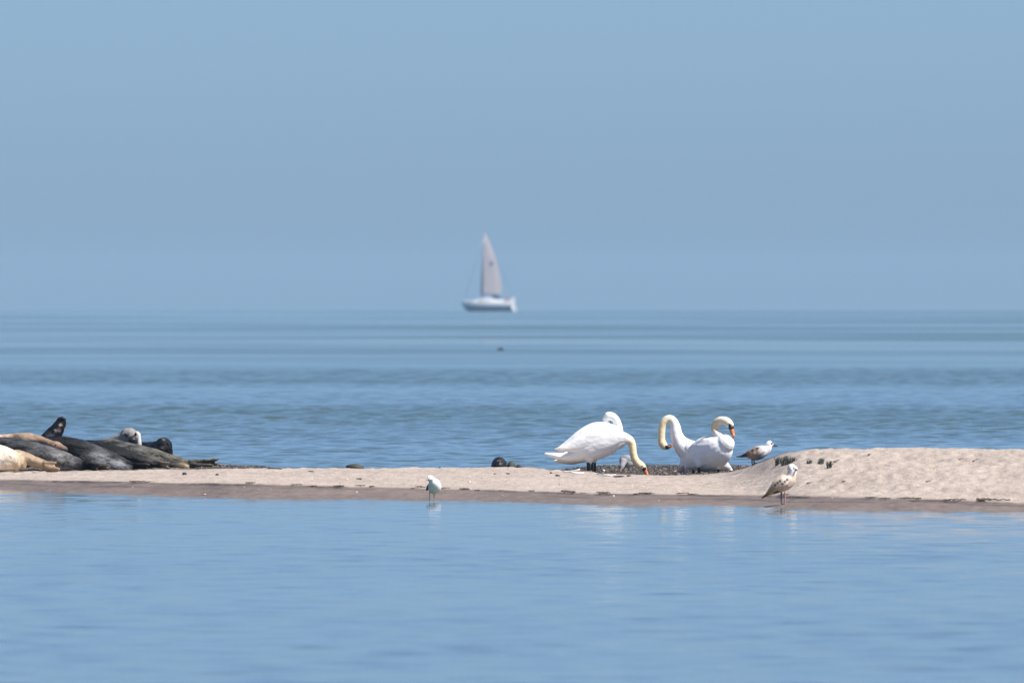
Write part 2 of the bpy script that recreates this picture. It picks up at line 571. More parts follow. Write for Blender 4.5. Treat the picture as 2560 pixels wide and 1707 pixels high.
def wave_sum(X, Y, n, lmin, lmax, spread, seed, att):
    r = np.random.RandomState(seed)
    Z = np.zeros_like(X)
    for k in range(n):
        lam = math.exp(r.uniform(math.log(lmin), math.log(lmax)))
        th = r.normal(0, spread)
        kx = 2 * math.pi / lam * math.sin(th); ky = 2 * math.pi / lam * math.cos(th)
        ph = r.uniform(0, 6.283)
        Z += att(lam) * lam ** 1.05 * np.sin(kx * X + ky * Y + ph)
    return Z / math.sqrt(n)

SPLIT = 186.0
# open sea with real ripples near the bar, curved with the earth
ys = [SPLIT]
while ys[-1] < 560:
    ys.append(ys[-1] + 0.08 * (ys[-1] / 186.0) ** 1.25)
while ys[-1] < 6500:
    ys.append(ys[-1] * 1.018)
ys = np.array(ys)
us = np.concatenate([np.linspace(-.6, -.05, 24), np.linspace(-.042, -.034, 18), np.linspace(-.0335, .0335, 240),
                     np.linspace(.034, .042, 18), np.linspace(.05, .6, 24)])
UU, YY = np.meshgrid(us, ys)
XS = UU * YY
dyl = np.gradient(ys)[:, None]
band = fbm(np.log(YY) * 11.0 + XS / 55.0, XS / 30.0 + YY * 0 + 2.0, 71, 3)
prof_d = np.interp(YY + 14 * (fbm(XS / 9, YY / 14, 77, 3) - .5), [186, 200, 228, 244, 300, 322, 372, 398, 470, 500, 580, 640, 720, 800, 1000, 1200, 1500, 6500],
                   [.40, .38, .45, .80, .85, .42, .34, .66, .70, .34, .30, .45, .28, .34, .24, .32, .26, .32])
amp = np.clip(prof_d * (0.55 + 0.9 * band), 0.05, 1.3)
ripple = wave_sum(XS, YY, 64, 0.22, 1.0, 0.85, 3, lambda lam: np.clip(lam / (3.6 * dyl) - 0.15, 0, 1))
inner = np.clip((0.0415 - np.abs(UU)) / 0.004, 0, 1)
fade_far = np.clip((620 - YY) / 120, 0, 1)
start = np.clip((YY - SPLIT - 0.02) / 0.5, 0, 1)
ZS = ripple * amp * 0.047 * inner * fade_far * start - (XS ** 2 + YY ** 2) / (2 * EARTH)
ZS -= ZS[0].mean() * 0
farb = np.clip(.36 + (fbm(np.log(YY) * 24.0 + XS / 160.0, XS / (YY * .03), 73, 4) - .5) * 1.7 + .22 * np.clip((YY - 2400) / 1500, 0, 1), 0, 1)
k_ = np.clip((YY - 450) / 300, 0, 1)
chop = np.clip((1 - k_) * (np.clip((YY - 250) / 700, 0, 1) * 0.5 + amp * 0.35) + k_ * farb, 0, 1)
sea_me = grid_mesh('sea', XS, YY, ZS, {'chop': chop})
tag(link_mesh('sea', sea_me, M_sea), 'open blue sea with ripple bands reaching to the horizon', kind='structure')

# calm lagoon in front of the bar
yl = np.concatenate([np.linspace(-40, 78, 24), np.arange(79, SPLIT, 0.1), [SPLIT]])
ul = np.concatenate([np.linspace(-120, -8, 24), np.arange(-7, 7.01, 0.11), np.linspace(8, 120, 24)])
XL, YL = np.meshgrid(ul, yl)
calm = np.interp(YL, [80, 110, 140, 158, 175, 186], [1.1, 1.0, .85, .7, .55, .3])
calm = calm * (0.75 + 0.5 * fbm(XL / 5, YL / 6, 91, 3))
ZL = wave_sum(XL, YL, 44, 0.32, 0.85, 0.9, 9, lambda lam: 1.0) * 0.0075 * calm * np.clip((7.5 - np.abs(XL)) / 1.0, 0, 1)
ZL = ZL * np.clip((SPLIT - YL) / 1.0, 0, 1) - (XL ** 2 + YL ** 2) / (2 * EARTH)
lag_me = grid_mesh('lagoon', XL, YL, ZL, {'chop': np.clip(calm, 0, 1)})
tag(link_mesh('lagoon', lag_me, M_lag), 'calm blue lagoon in front of the sandbar', kind='structure')

# sea bed under everything so nothing is open below
bed_me = grid_mesh('seabed', *[a for a in (lambda X, Y: (X, Y, -(X ** 2 + Y ** 2) / (2 * EARTH) - 1.2))(*np.meshgrid(np.linspace(-150, 150, 4), np.linspace(-60, 260, 4)))])
tag(link_mesh('seabed', bed_me, M_sand), 'sea bed under the shallow water', kind='structure')

# ------------------------------------------------------------------ HAZE (sea air between the bar and the horizon)
def haze_box():
    x0, x1, y0, y1, z0, z1 = -4200, 4200, -90, 6900, -6.5, 17.5
    V = [(x, y, z) for x in (x0, x1) for y in (y0, y1) for z in (z0, z1)]
    F = [(0, 1, 3, 2), (4, 6, 7, 5), (0, 4, 5, 1), (2, 3, 7, 6), (0, 2, 6, 4), (1, 5, 7, 3)]
    m, t, b = new_mat('sea_air')
    t.nodes.remove(b)
    v = N(t, 'ShaderNodeVolumePrincipled')
    v.inputs['Color'].default_value = (0.50, 0.77, 1.0, 1)
    v.inputs['Density'].default_value = HAZE
    out = [n for n in t.nodes if n.type == 'OUTPUT_MATERIAL'][0]
    t.links.new(v.outputs[0], out.inputs['Volume'])
    o = link_mesh('haze', mesh_from('haze', V, F), m, smooth=False)
    tag(o, 'thin blue sea haze over the whole water', kind='stuff')
HAZE = 0.8e-4
haze_box()

# ------------------------------------------------------------------ SWANS
WH = (0.89, 0.88, 0.85); CR = (0.76, 0.63, 0.40); CR2 = (0.80, 0.72, 0.55); TIPW = (0.78, 0.72, 0.60)

def swan_leg(root, d, px, top, foot, dy, r=3.4, lean=0, toe=1):
    b = Blob(root, d)
    b.tube([(px - lean, top, dy, r * 1.25), (px - lean * .5, (top + foot) / 2, dy, r), (px, foot - 4, dy, r * 1.05), (px, foot, dy, r * 1.1)], (.02, .02, .02), k=4, seg=10)
    for t in (-1, 0, 1):
        b.tube([(px, foot, dy, r * .8, 1.0), (px + toe * (10 + 2 * (t == 0)), foot + 3.0, dy - .02 + .035 * t, r * .45, 1.6), (px + toe * 17, foot + 4, dy - .03 + .06 * t, r * .25, 1.6)], (.02, .02, .02), k=3, seg=8)
    o = b.build('leg', M_black, root, remesh=False)
    return o

def beak(root, d, base, tip, r0, r1, dy0=0, dy1=0):
    b = Blob(root, d)
    bx, by = base; tx, ty = tip
    m = lambda f: (bx + (tx - bx) * f, by + (ty - by) * f, dy0 + (dy1 - dy0) * f)
    b.tube([(*m(0), r0), (*m(.35), r0 * .86), (*m(.7), r0 * .66), (*m(.95), r1 * 1.05, 1.35), (*m(1), r1 * .8, 1.35)], (1, 1, 1), wf=1.0, k=5, seg=14)
    o = b.build('beak', M_orange, root, remesh=False)
    # black base, cutting edge and nail
    c = Blob(root, d)
    ox, oy = (bx - (tx - bx) * .16), (by - (ty - by) * .16)
    c.tube([(ox, oy, dy0 - .004, r0 * .95), (*m(.0)[:2], dy0 - .004, r0 * 1.12), (*m(.12)[:2], dy0 - .004, r0 * 1.05)], (1, 1, 1), k=4, seg=12)
    c.build('beak_base', M_black, o, remesh=False)
    e = Blob(root, d)
    L = math.hypot(tx - bx, ty - by); nx, ny = -(ty - by) / L, (tx - bx) / L
    q = lambda f, s: (bx + (tx - bx) * f + nx * s, by + (ty - by) * f + ny * s, dy0 + (dy1 - dy0) * f - .008)
    sgn = 1 if nx < 0 else -1
    e.tube([(*q(.1, sgn * r0 * .8), 1.2), (*q(.6, sgn * r0 * .62), 1.1), (*q(1.02, sgn * r1 * .3), 1.5)], (1, 1, 1), k=4, seg=8)
    e.build('beak_edge', M_black, o, remesh=False)
    return o

def wing(root, d, pts, tips, dy, name='wing', cw=0.35):
    """folded wing: a shell along the flank and a fan of long feathers"""
    b = Blob(root, d)
    b.tube([(p[0], p[1], dy + (p[3] if len(p) > 3 else 0), p[2], cw) for p in pts], WH, k=6, seg=16)
    for i, (a, c) in enumerate(tips):
        b.tube([(a[0], a[1], dy, 8, .35), ((a[0] + c[0]) / 2, (a[1] + c[1]) / 2, dy + .01 * i, 7, .3), (c[0], c[1], dy + .015 * i, 2.6, .35)], [WH, WH, TIPW], k=4, seg=10)
    return b.build(name, M_swan, root, voxel=0.0065, smooth=4)

# --- swan bending down to the sand (front left)
dB = 180.4
rB = G(1478, dB); sB = 'swans on the sandbar'
swB = empty('swan', rB, 'white swan stretching its cream neck down so its orange beak nearly touches the sand', 'swan', sB)
b = Blob(rB, dB)
b.tube([(1363, 1133.5, 0, 2.4, 2.5), (1384, 1138, 0, 7, 2.0), (1408, 1141, 0, 10, 1.8), (1438, 1136, 0, 19.5, 1.35), (1472, 1118, 0, 36, 1.08), (1505, 1105, 0, 38, 1.0),
        (1535, 1098, 0, 31, .98), (1555, 1097, 0, 20, 1), (1567, 1098, 0, 14), (1576, 1103, 0, 11), (1581, 1115, 0, 9.6), (1583, 1132, 0, 9.2), (1587, 1147, 0, 9.4),
        (1594, 1157, 0, 9.8)], [WH] * 8 + [CR2, CR, CR, CR, CR, CR], k=8)
b.tube([(1592, 1155, 0, 9.4), (1600, 1162, 0, 10.6), (1607, 1168, 0, 9.4), (1611, 1172, 0, 6.5)], CR, wf=.85)
b.tube([(1470, 1130, -.04, 22), (1474, 1146, -.04, 14), (1474, 1156, -.04, 6)], WH)
b.tube([(1486, 1126, .08, 20), (1487, 1142, .08, 12), (1487, 1152, .08, 5)], WH)
BODY = b.build('body', M_swan, swB, voxel=.0065, smooth=5)
beak(swB, dB, (1609.5, 1170.5), (1619, 1187), 5.6, 3.4, -.005, -.01)
o = on_skin(BODY, 1605.5, 1164.5, dB, 1.7, swB, 'eye', M_eye)
swan_leg(swB, dB, 1474, 1148, 1183, -.05, lean=2)
swan_leg(swB, dB, 1487, 1145, 1180, .10)
wing(swB, dB, [(1560, 1094, 12), (1530, 1092, 26), (1490, 1101, 30), (1452, 1108, 18), (1422, 1118, 9), (1402, 1123, 4)],
     [((1440, 1110), (1388, 1123)), ((1445, 1115), (1394, 1127)), ((1455, 1122), (1412, 1127))], -.13)
wing(swB, dB, [(1556, 1092, 12), (1525, 1088, 26), (1485, 1095, 30), (1450, 1108, 22), (1415, 1121, 10), (1396, 1127, 4)],
     [((1440, 1110), (1391, 1122)), ((1440, 1117), (1400, 1128))], .13)

# --- swan with its head turned back into its plumage (behind it)
dA = 180.95
rA = G(1478, dA)
swA = empty('swan', rA, 'white swan behind the bending one, neck raised and head tucked back over its wings', 'swan', sB)
b = Blob(rA, dA)
b.tube([(1387, 1152, 0, 3, 2.2), (1405, 1151, 0, 8, 1.8), (1432, 1142, 0, 20, 1.3), (1462, 1120, 0, 35, 1.08), (1495, 1098, 0, 42, 1), (1525, 1094, 0, 36, .95), (1545, 1100, 0, 22, .95)], [CR2] * 2 + [WH] * 5, k=8)
b.tube([(1540, 1108, 0, 17), (1547, 1092, 0, 11), (1548.5, 1078, 0, 9.6), (1545, 1062, 0, 9.8), (1539, 1049, 0, 10), (1530, 1041, 0, 10.4), (1520, 1039.5, 0, 10)], WH, k=8)
b.tube([(1523, 1040, .0, 10), (1516.5, 1045, .01, 9.6), (1515, 1054, .02, 9), (1516, 1062, .03, 6)], WH)
b.tube([(1480, 1125, .0, 20), (1480, 1143, .0, 11), (1480, 1153, .0, 5)], WH)
BODY = b.build('body', M_swan, swA, voxel=.0065, smooth=5)
beak(swA, dA, (1516, 1061), (1510, 1076), 4.8, 3, .05, .03)
swan_leg(swA, dA, 1480, 1148, 1182, 0)
swan_leg(swA, dA, 1470, 1150, 1182, .16)
wing(swA, dA, [(1518, 1078, 18), (1492, 1084, 26), (1458, 1098, 24), (1425, 1113, 14), (1398, 1123, 5)],
     [((1430, 1108), (1392, 1122)), ((1440, 1114), (1402, 1128))], -.14)
wing(swA, dA, [(1518, 1074, 16), (1492, 1080, 26), (1458, 1095, 24), (1425, 1110, 14), (1398, 1121, 5)],
     [((1430, 1106), (1394, 1120))], .14)

# --- swan preening its own breast with a loop of neck
dC = 180.75
rC = G(1745, dC)
swC = empty('swan', rC, 'white swan preening its breast, neck looped down in a hook, half hidden behind another', 'swan', sB)
b = Blob(rC, dC)
b.tube([(1837, 1179, .05, 1.8, 2.2), (1824, 1173, .05, 4.5, 2), (1808, 1164, .05, 13, 1.5), (1785, 1152, .03, 24, 1.2), (1758, 1144, 0, 30, 1.1), (1734, 1134, 0, 31, 1.1), (1713, 1120, 0, 26, 1.05),
        (1698, 1102, 0, 18.5), (1691, 1085, 0, 15), (1689, 1071, 0, 13.4), (1686, 1059, 0, 11.6), (1679, 1049, 0, 10.6), (1669, 1047.5, 0, 10.2), (1660, 1055, 0, 9.8), (1655.5, 1069, 0, 9.4),
        (1654, 1085, 0, 9.2), (1654, 1100, 0, 9.4), (1657, 1109, -.01, 10)], [WH] * 11 + [CR2, CR2, CR, CR, CR, CR, CR], k=8)
b.tube([(1654, 1104, 0, 9.6), (1657.5, 1111, -.01, 10.4), (1664, 1116, -.02, 8.6), (1669, 1117, -.03, 5.5)], CR, wf=.9)
b.tube([(1722, 1135, -.02, 20), (1712, 1150, -.05, 12), (1708, 1165, -.06, 8.5), (1713, 1182, -.06, 4.5)], WH)
BODY = b.build('body', M_swan, swC, voxel=.0065, smooth=5)
beak(swC, dC, (1669, 1117.5), (1680, 1114), 5.0, 3.2, -.04, -.05)
on_skin(BODY, 1664.5, 1114, dC, 1.6, swC, 'eye', M_eye)
swan_leg(swC, dC, 1733, 1160, 1187, -.1)
wing(swC, dC, [(1724, 1120, 13), (1748, 1130, 21), (1778, 1142, 20), (1805, 1155, 12), (1824, 1169, 5)],
     [((1800, 1150), (1830, 1172)), ((1795, 1156), (1818, 1172))], -.16)
wing(swC, dC, [(1724, 1118, 13), (1748, 1127, 21), (1778, 1139, 20), (1803, 1153, 12), (1822, 1168, 5)],
     [((1800, 1148), (1826, 1170))], .16)
f = Blob(rC, dC)
f.tube([(1708, 1168, -.07, 7.0), (1700, 1177, -.09, 6.0, 1.2), (1692, 1181, -.10, 6.5, 1.4)], (1, 1, 1), k=4, seg=10)
for i, (qx, qy) in enumerate(((1685, 1178), (1686, 1183), (1689, 1186))):
    f.tube([(1694, 1181, -.1 + .02 * i, 4.0), (qx, qy, -.12 + .03 * i, 1.8)], (1, 1, 1), k=3, seg=8)
f.build('leg', M_pale_foot, swC, voxel=.006, smooth=3)['label'] = 'pale pinkish lifted foot under white thigh feathers'

# --- swan facing right with bent neck (front right)
dD = 180.2
rD = G(1770, dD)
swD = empty('swan', rD, 'white swan in front on the right, neck arched, orange beak pointing down', 'swan', sB)
b = Blob(rD, dD)
b.tube([(1716, 1168, .36, 3, 2.0), (1726, 1160, .28, 15, 1.2), (1742, 1147, .18, 33, 1.0), (1760, 1138, .08, 43, .95), (1780, 1132, -.04, 45, .95), (1800, 1121, -.16, 37, .95), (1813, 1109, -.22, 24, .95)], WH, k=8)
b.tube([(1776, 1160, .0, 24, 1.3), (1780, 1168, -.02, 14, 1.4)], WH)
b.tube([(1810, 1107, -.18, 20), (1803, 1095, -.17, 14.5), (1793, 1085, -.15, 11.5), (1787.5, 1074, -.13, 10), (1788, 1063, -.13, 9.6), (1793.5, 1054, -.14, 9.6), (1803, 1050.5, -.16, 10),
        (1813, 1052, -.18, 10.6)], [WH, WH, CR2, CR, CR, CR, CR2, CR2], k=8)
b.tube([(1808, 1051.5, -.17, 10.2), (1817, 1054, -.19, 11), (1825, 1061, -.21, 9.5), (1828, 1067, -.22, 6.2)], CR2, wf=.88)
b.tube([(1748, 1146, -.06, 20), (1748, 1158, -.1, 11), (1747, 1166, -.1, 5)], WH)
b.tube([(1793, 1146, -.08, 18), (1796, 1160, -.12, 9), (1796, 1170, -.12, 5)], WH)
BODY = b.build('body', M_swan, swD, voxel=.0065, smooth=5)
beak(swD, dD, (1827.5, 1068), (1834.5, 1091), 6.0, 3.6, -.225, -.25)
on_skin(BODY, 1822.5, 1059.5, dD, 1.8, swD, 'eye', M_eye)
swan_leg(swD, dD, 1747, 1168, 1190, -.10)
swan_leg(swD, dD, 1796, 1170, 1189, -.12)
wing(swD, dD, [(1786, 1104, 11, -.02), (1769, 1111, 20, .0), (1750, 1127, 22, .10), (1735, 1146, 17, .22), (1723, 1163, 7, .32)],
     [], -.10, cw=.6)
wing(swD, dD, [(1790, 1101, 11, -.02), (1775, 1107, 19, .0), (1757, 1122, 21, .10), (1741, 1142, 16, .22), (1726, 1160, 7, .32)],
     [], .22, cw=.5)

# ------------------------------------------------------------------ GULLS
GW = (0.84, 0.82, 0.80); GB = (0.28, 0.215, 0.175); GD = (0.05, 0.043, 0.04); GG = (0.30, 0.32, 0.35); GT = (0.66, 0.52, 0.41)

def gull_leg(root, d, px, top, foot, dy, mat, r=1.6, toe=1):
    b = Blob(root, d)
    b.tube([(px - .5, top, dy, r * 1.5), (px - 1, (top + foot) / 2, dy, r), (px, foot, dy, r)], (1, 1, 1), k=4, seg=8)
    for t in (-1, 0, 1):
        b.tube([(px, foot, dy, r * .8), (px + toe * 5, foot + .8, dy + .018 * t, r * .6, 1.5), (px + toe * 9, foot + 1.2, dy + .03 * t, r * .4, 1.5)], (1, 1, 1), k=3, seg=8)
    return b.build('leg', mat, root, remesh=False)

# young gull on the shoulder of the mound
d1 = 174.5
r1 = G(1882, d1)
g1 = empty('gull', r1, 'young gull with white head and mottled brown back standing against the mound edge', 'gull', 'gulls on the sandbar')
dz1 = 0
b = Blob(r1, d1)
b.tube([(1864, 1137, 0, 6, 1.2), (1876, 1135, 0, 13, 1.0), (1891, 1133, 0, 17.5, .95), (1906, 1128, 0, 15.5, .95), (1917, 1122, 0, 11.5, .95), (1922, 1114, 0, 8.6)], [GB, GB, GB, GW, GW, GW], k=6)
b.tube([(1921, 1112, 0, 8.6), (1924.5, 1109.5, 0, 8.3), (1930, 1111.5, 0, 4.5)], GW)
b.tube([(1866, 1138, 0, 5, 1.6), (1852, 1140.5, 0, 2.8, 2.6), (1841, 1141, 0, 1.4, 3)], [GD, GD, GD])
b.spot(1930, 1108, -.03, 2.6, (.1, .08, .07)); b.spot(1896, 1149, 0, 14, (.22, .175, .15), .8)
BODY = b.build('body', M_gull, g1, voxel=.0045, smooth=3)
for s in (-1, 1):
    w = Blob(r1, d1)
    w.tube([(1908, 1124, s * .055, 8, .4), (1894, 1127, s * .07, 11, .35), (1878, 1132, s * .065, 9, .35), (1864, 1137, s * .045, 5, .35), (1850, 1140.5, s * .02, 1.8, .5)], [GW, GB, GB, GD, GD], k=6)
    for q in range(5):
        w.spot(1875 + 6 * q, 1121 + 5 * (q % 3), s * .08, 3.5, (.07, .055, .05) if q % 2 else (.5, .42, .36), .6)
    w.build('wing', M_gull, g1, voxel=.0045, smooth=2)
bk = Blob(r1, d1)
bk.tube([(1931, 1111.5, 0, 3.2), (1937, 1113, 0, 2.6), (1943, 1114.5, 0, 1.6)], (1, 1, 1), k=4, seg=8)
bk.build('beak', M_black, g1, remesh=False)
on_skin(BODY, 1928, 1108.5, d1, 1.4, g1, 'eye', M_eye)
fy = 742 + (CAM_H - r1.z) * FPX / d1
gull_leg(g1, d1, 1881, 1146, fy, -.02, M_grey_leg)
gull_leg(g1, d1, 1886, 1146, fy, .05, M_grey_leg)

# brown gull on the wet edge
d2 = row_to_d(1963, 1260)
r2 = G(1958, d2)
g2 = empty('gull', r2, 'tan speckled young gull with whitish head standing on the wet sand by the lagoon', 'gull', 'gulls on the sandbar')
b = Blob(r2, d2)
b.tube([(1922, 1231, 0, 6.5, 1.1), (1934, 1223, 0, 13, 1), (1948, 1213, 0, 18.5, .95), (1963, 1205, 0, 20.5, .95), (1974, 1198, 0, 17, .95), (1979, 1188, 0, 12), (1981, 1176, 0, 10.5)], [GT, GT, GT, GT, GT, (.55, .46, .4), GW], k=6)
b.tube([(1980, 1176, 0, 10.5), (1980, 1170, 0, 11.5), (1987, 1171, -.01, 7)], GW, k=5)
b.tube([(1924, 1231, 0, 5, 1.6), (1914, 1238, 0, 3.4, 2.2), (1905, 1244.5, 0, 1.6, 2.6)], [(.5, .3, .16), (.22, .11, .06), GD])
b.spot(1950, 1209, -.09, 4.5, (.14, .09, .07), .6); b.spot(1942, 1233, -.02, 9, (.12, .09, .08), .8)
BODY = b.build('body', M_gull, g2, voxel=.0045, smooth=3)
for s in (-1, 1):
    w = Blob(r2, d2)
    w.tube([(1972, 1198, s * .06, 9, .4), (1958, 1204, s * .078, 12, .35), (1942, 1215, s * .07, 10, .35), (1927, 1227, s * .05, 6, .35), (1910, 1241, s * .02, 2, .5)],
           [(.6, .5, .42), (.70, .58, .48), (.68, .46, .30), (.50, .28, .14), (.12, .06, .035)], k=6)
    for q in range(6):
        w.spot(1938 + 6 * q, 1212 - 4 * (q % 3) - q, s * .09, 3.2, (.13, .09, .07), .7)
    w.build('wing', M_gull, g2, voxel=.0045, smooth=2)
bk = Blob(r2, d2)
bk.tube([(1988, 1172, -.015, 3.0), (1991, 1173.5, -.04, 2.2), (1992.5, 1175, -.06, 1.2)], (1, 1, 1), k=4, seg=8)
bk.build('beak', M_grey_leg, g2, remesh=False)
on_skin(BODY, 1984.5, 1169.5, d2, 1.5, g2, 'eye', M_eye)
f2 = 742 + (CAM_H - r2.z) * FPX / d2
gull_leg(g2, d2, 1954, 1230, f2 - 2, .04, M_grey_leg)
gull_leg(g2, d2, 1963.5, 1230, f2 + 1, -.06, M_pink)

# white gull wading at the lagoon edge
d3 = 166.6
r3 = Vector(((1081 - CX) / FPX * d3, d3, -0.006))
g3 = empty('gull', r3, 'small white gull with dark wing tip wading at the lagoon edge above its reflection', 'gull', 'gulls on the sandbar')
b = Blob(r3, d3)
b.tube([(1078, 1224, .14, 6, 1.0), (1083, 1221, .06, 13, 1), (1087, 1217, -.02, 16.5, .95), (1085, 1208, -.08, 14, .95), (1080, 1201, -.10, 9.5), (1077, 1196, -.11, 8)], [GW] * 6, k=6)
b.tube([(1077, 1197, -.11, 8), (1075.5, 1195, -.13, 7.6), (1072.5, 1196, -.16, 4.5)], GW)
BODY = b.build('body', M_gullw, g3, voxel=.0045, smooth=3)
for s, q in ((1, 0), (-1, 1)):
    w = Blob(r3, d3)
    if q == 0:
        w.tube([(1079, 1208, .05, 5, .6), (1074, 1214, .10, 6, .5), (1070, 1219, .16, 5, .5), (1066, 1225, .2, 2, .6)], [GG, GG, GD, GD], k=6)
    else:
        w.tube([(1094, 1208, -.0, 6, .6), (1095, 1214, .08, 8, .5), (1090, 1221, .16, 5.5, .5), (1082, 1226, .24, 2, .6)], [GW, GG, GD, GD], k=6)
    w.build('wing', M_gullw, g3, voxel=.0045, smooth=2)
bk = Blob(r3, d3)
bk.tube([(1071.5, 1196.5, -.165, 2.2), (1068, 1198.5, -.18, 1.6), (1066, 1200, -.185, 1)], (1, 1, 1), k=4, seg=8)
bk.build('beak', M_pink, g3, remesh=False)
on_skin(BODY, 1073.5, 1193.5, d3, 1.1, g3, 'eye', M_eye)
for lx, ly in ((1075, -.03), (1086, .03)):
    gull_leg(g3, d3, lx, 1230, 1257, ly, simple('pale_leg_skin', (.30, .25, .23), .6), .85)

# grey gull behind the bending swan's neck
d4 = 182.6
r4 = G(1566, d4)
g4 = empty('gull', r4, 'grey backed gull standing behind the neck of the bending swan', 'gull', 'gulls on the sandbar')
b = Blob(r4, d4)
b.tube([(1586, 1158, .08, 5, 1.2), (1578, 1155, .05, 12, 1), (1568, 1153, 0, 16, .95), (1560, 1151, -.05, 13, .95), (1557, 1158, -.08, 8), (1555, 1165, -.10, 6.5)], [GG, GG, (.42, .41, .40), (.40, .39, .385), (.34, .33, .325), (.30, .29, .285)], k=6)
b.tube([(1555, 1164, -.1, 6.6), (1553.5, 1169, -.11, 5.6), (1552.5, 1172, -.12, 3.4)], (.30, .29, .285))
BODY = b.build('body', M_gullw, g4, voxel=.0045, smooth=3)
for s in (-1, 1):
    w = Blob(r4, d4)
    w.tube([(1557, 1147, s * .05 - .02, 8, .5), (1566, 1146, s * .075, 9.5, .4), (1577, 1150, s * .075 + .03, 7, .4), (1588, 1157, s * .05 + .06, 2, .5)], [GG, GG, GG, GD], k=6)
    w.build('wing', M_gullw, g4, voxel=.0045, smooth=2)
bk = Blob(r4, d4)
bk.tube([(1552.5, 1172, -.12, 2.4), (1551, 1177, -.13, 1.8), (1550.5, 1180, -.13, 1.1)], (1, 1, 1), k=4, seg=8)
bk.build('beak', M_pink, g4, remesh=False)
on_skin(BODY, 1552.5, 1167, d4, 1.1, g4, 'eye', M_eye)
f4 = 742 + (CAM_H - r4.z) * FPX / d4
for lx, ly in ((1559, -.02), (1572, .03)):
    gull_leg(g4, d4, lx, 1164, f4, ly, M_pink, 1.5, -1)

# ------------------------------------------------------------------ SEALS
SB = (0.012, 0.012, 0.013); SG = (0.036, 0.037, 0.039); SL = (0.22, 0.215, 0.21); ST = (0.30, 0.21, 0.13); SW = (0.66, 0.58, 0.47)
SBR = (0.33, 0.235, 0.155); SDB = (0.085, 0.062, 0.045); SPALE = (0.25, 0.235, 0.215); SO = (0.082, 0.080, 0.073)
grpS = 'seals lying in a heap on the sandbar'

def seal(px, d, label, dz=0.0, group=grpS):
    r = G(px, d, dz)
    return empty('seal', r, label, 'seal', group), Blob(r, d), r

# pale tan seal, bottom left
d = 183.2
so, b, r = seal(20, d, 'cream and tan seal lowest at the left end of the heap, tan hind flippers spread')
b.tube([(-190, 1142, .1, 28), (-120, 1140, .05, 38), (-50, 1142, 0, 40), (0, 1146, 0, 34), (28, 1151, 0, 28), (46, 1158, .03, 20), (56, 1164, .05, 11)], [SW, SW, SW, SW, (.55, .44, .30), ST, ST], k=8)
b.tube([(40, 1140, .12, 18), (70, 1148, .1, 16), (100, 1158, .08, 13), (122, 1164, .06, 10)], [ST] * 4, k=6)
b.flipper((112, 1160, .05), (137, 1164, .02), 7, 6, 4, ST, (.30, .19, .10), 4, .04)
b.flipper((112, 1168, .04), (145, 1178, .0), 6, 6.5, 4, ST, (.32, .2, .1), 5, .04)
BODY = b.build('body', M_sealp, so, voxel=.010, smooth=4, folds=.012)

# dark grey seal across it
d = 183.9
so, b, r = seal(120, d, 'long dark grey seal with a pale flank lying just above the tan flippers')
b.tube([(-150, 1125, .1, 22), (-90, 1120, .05, 30), (-30, 1117, 0, 26), (30, 1119, 0, 25), (85, 1131, 0, 26), (135, 1146, 0, 27), (180, 1157, 0, 20), (210, 1165, .02, 13), (224, 1168, .02, 9)],
       [SB, SB, (.035, .036, .04), SG, SG, (.09, .09, .09), SG, SB, SB], k=8)
b.tube([(120, 1160, -.02, 19), (170, 1168, -.02, 13), (205, 1172, 0, 8)], [SG, SB, SB], k=6)
b.flipper((212, 1160, -.02), (245, 1168, -.05), 7, 5.5, 3.2, SB, (.06, .05, .04), 5, .05)
b.flipper((218, 1170, .05), (274, 1166, .02), 5, 5, 2.6, (.05, .045, .04), (.18, .14, .1), 4, .04)
b.spot(160, 1136, -.1, 26, (.16, .155, .15), 1.3); b.spot(88, 1128, -.1, 16, (.10, .10, .10), 1.2)
BODY = b.build('body', M_seal, so, voxel=.010, smooth=4, folds=.012)

# brown seal with its head on the grey one's back
d = 184.6
so, b, r = seal(60, d, 'light brown seal at the top left, face resting on the grey seal')
b.tube([(-140, 1122, .2, 26), (-70, 1112, .15, 25), (-10, 1106, .08, 20), (35, 1103, .02, 20), (75, 1101, -.05, 19), (105, 1106, -.12, 15), (128, 1112, -.2, 12)],
       [SBR, SBR, (.52, .38, .26), (.47, .33, .215), SBR, (.30, .20, .125), (.25, .165, .105)], k=8)
b.tube([(128, 1112, -.2, 12), (143, 1116, -.25, 12.5), (154, 1120, -.28, 9.5), (163, 1124, -.3, 7)], [(.27, .18, .12), (.34, .21, .14), (.26, .16, .11), (.06, .045, .04)], k=6)
b.spot(40, 1099, -.2, 15, (.10, .075, .055), .9)
b.spot(100, 1119, -.25, 16, (.09, .065, .045), .9)
BODY = b.build('body', M_sealp, so, voxel=.009, smooth=4, folds=.012)
on_skin(BODY, 141, 1112, d, 2.0, so, 'eye', M_eye)
on_skin(BODY, 166.5, 1125, d, 3.0, so, 'nose', M_black, (1, 1, .8))

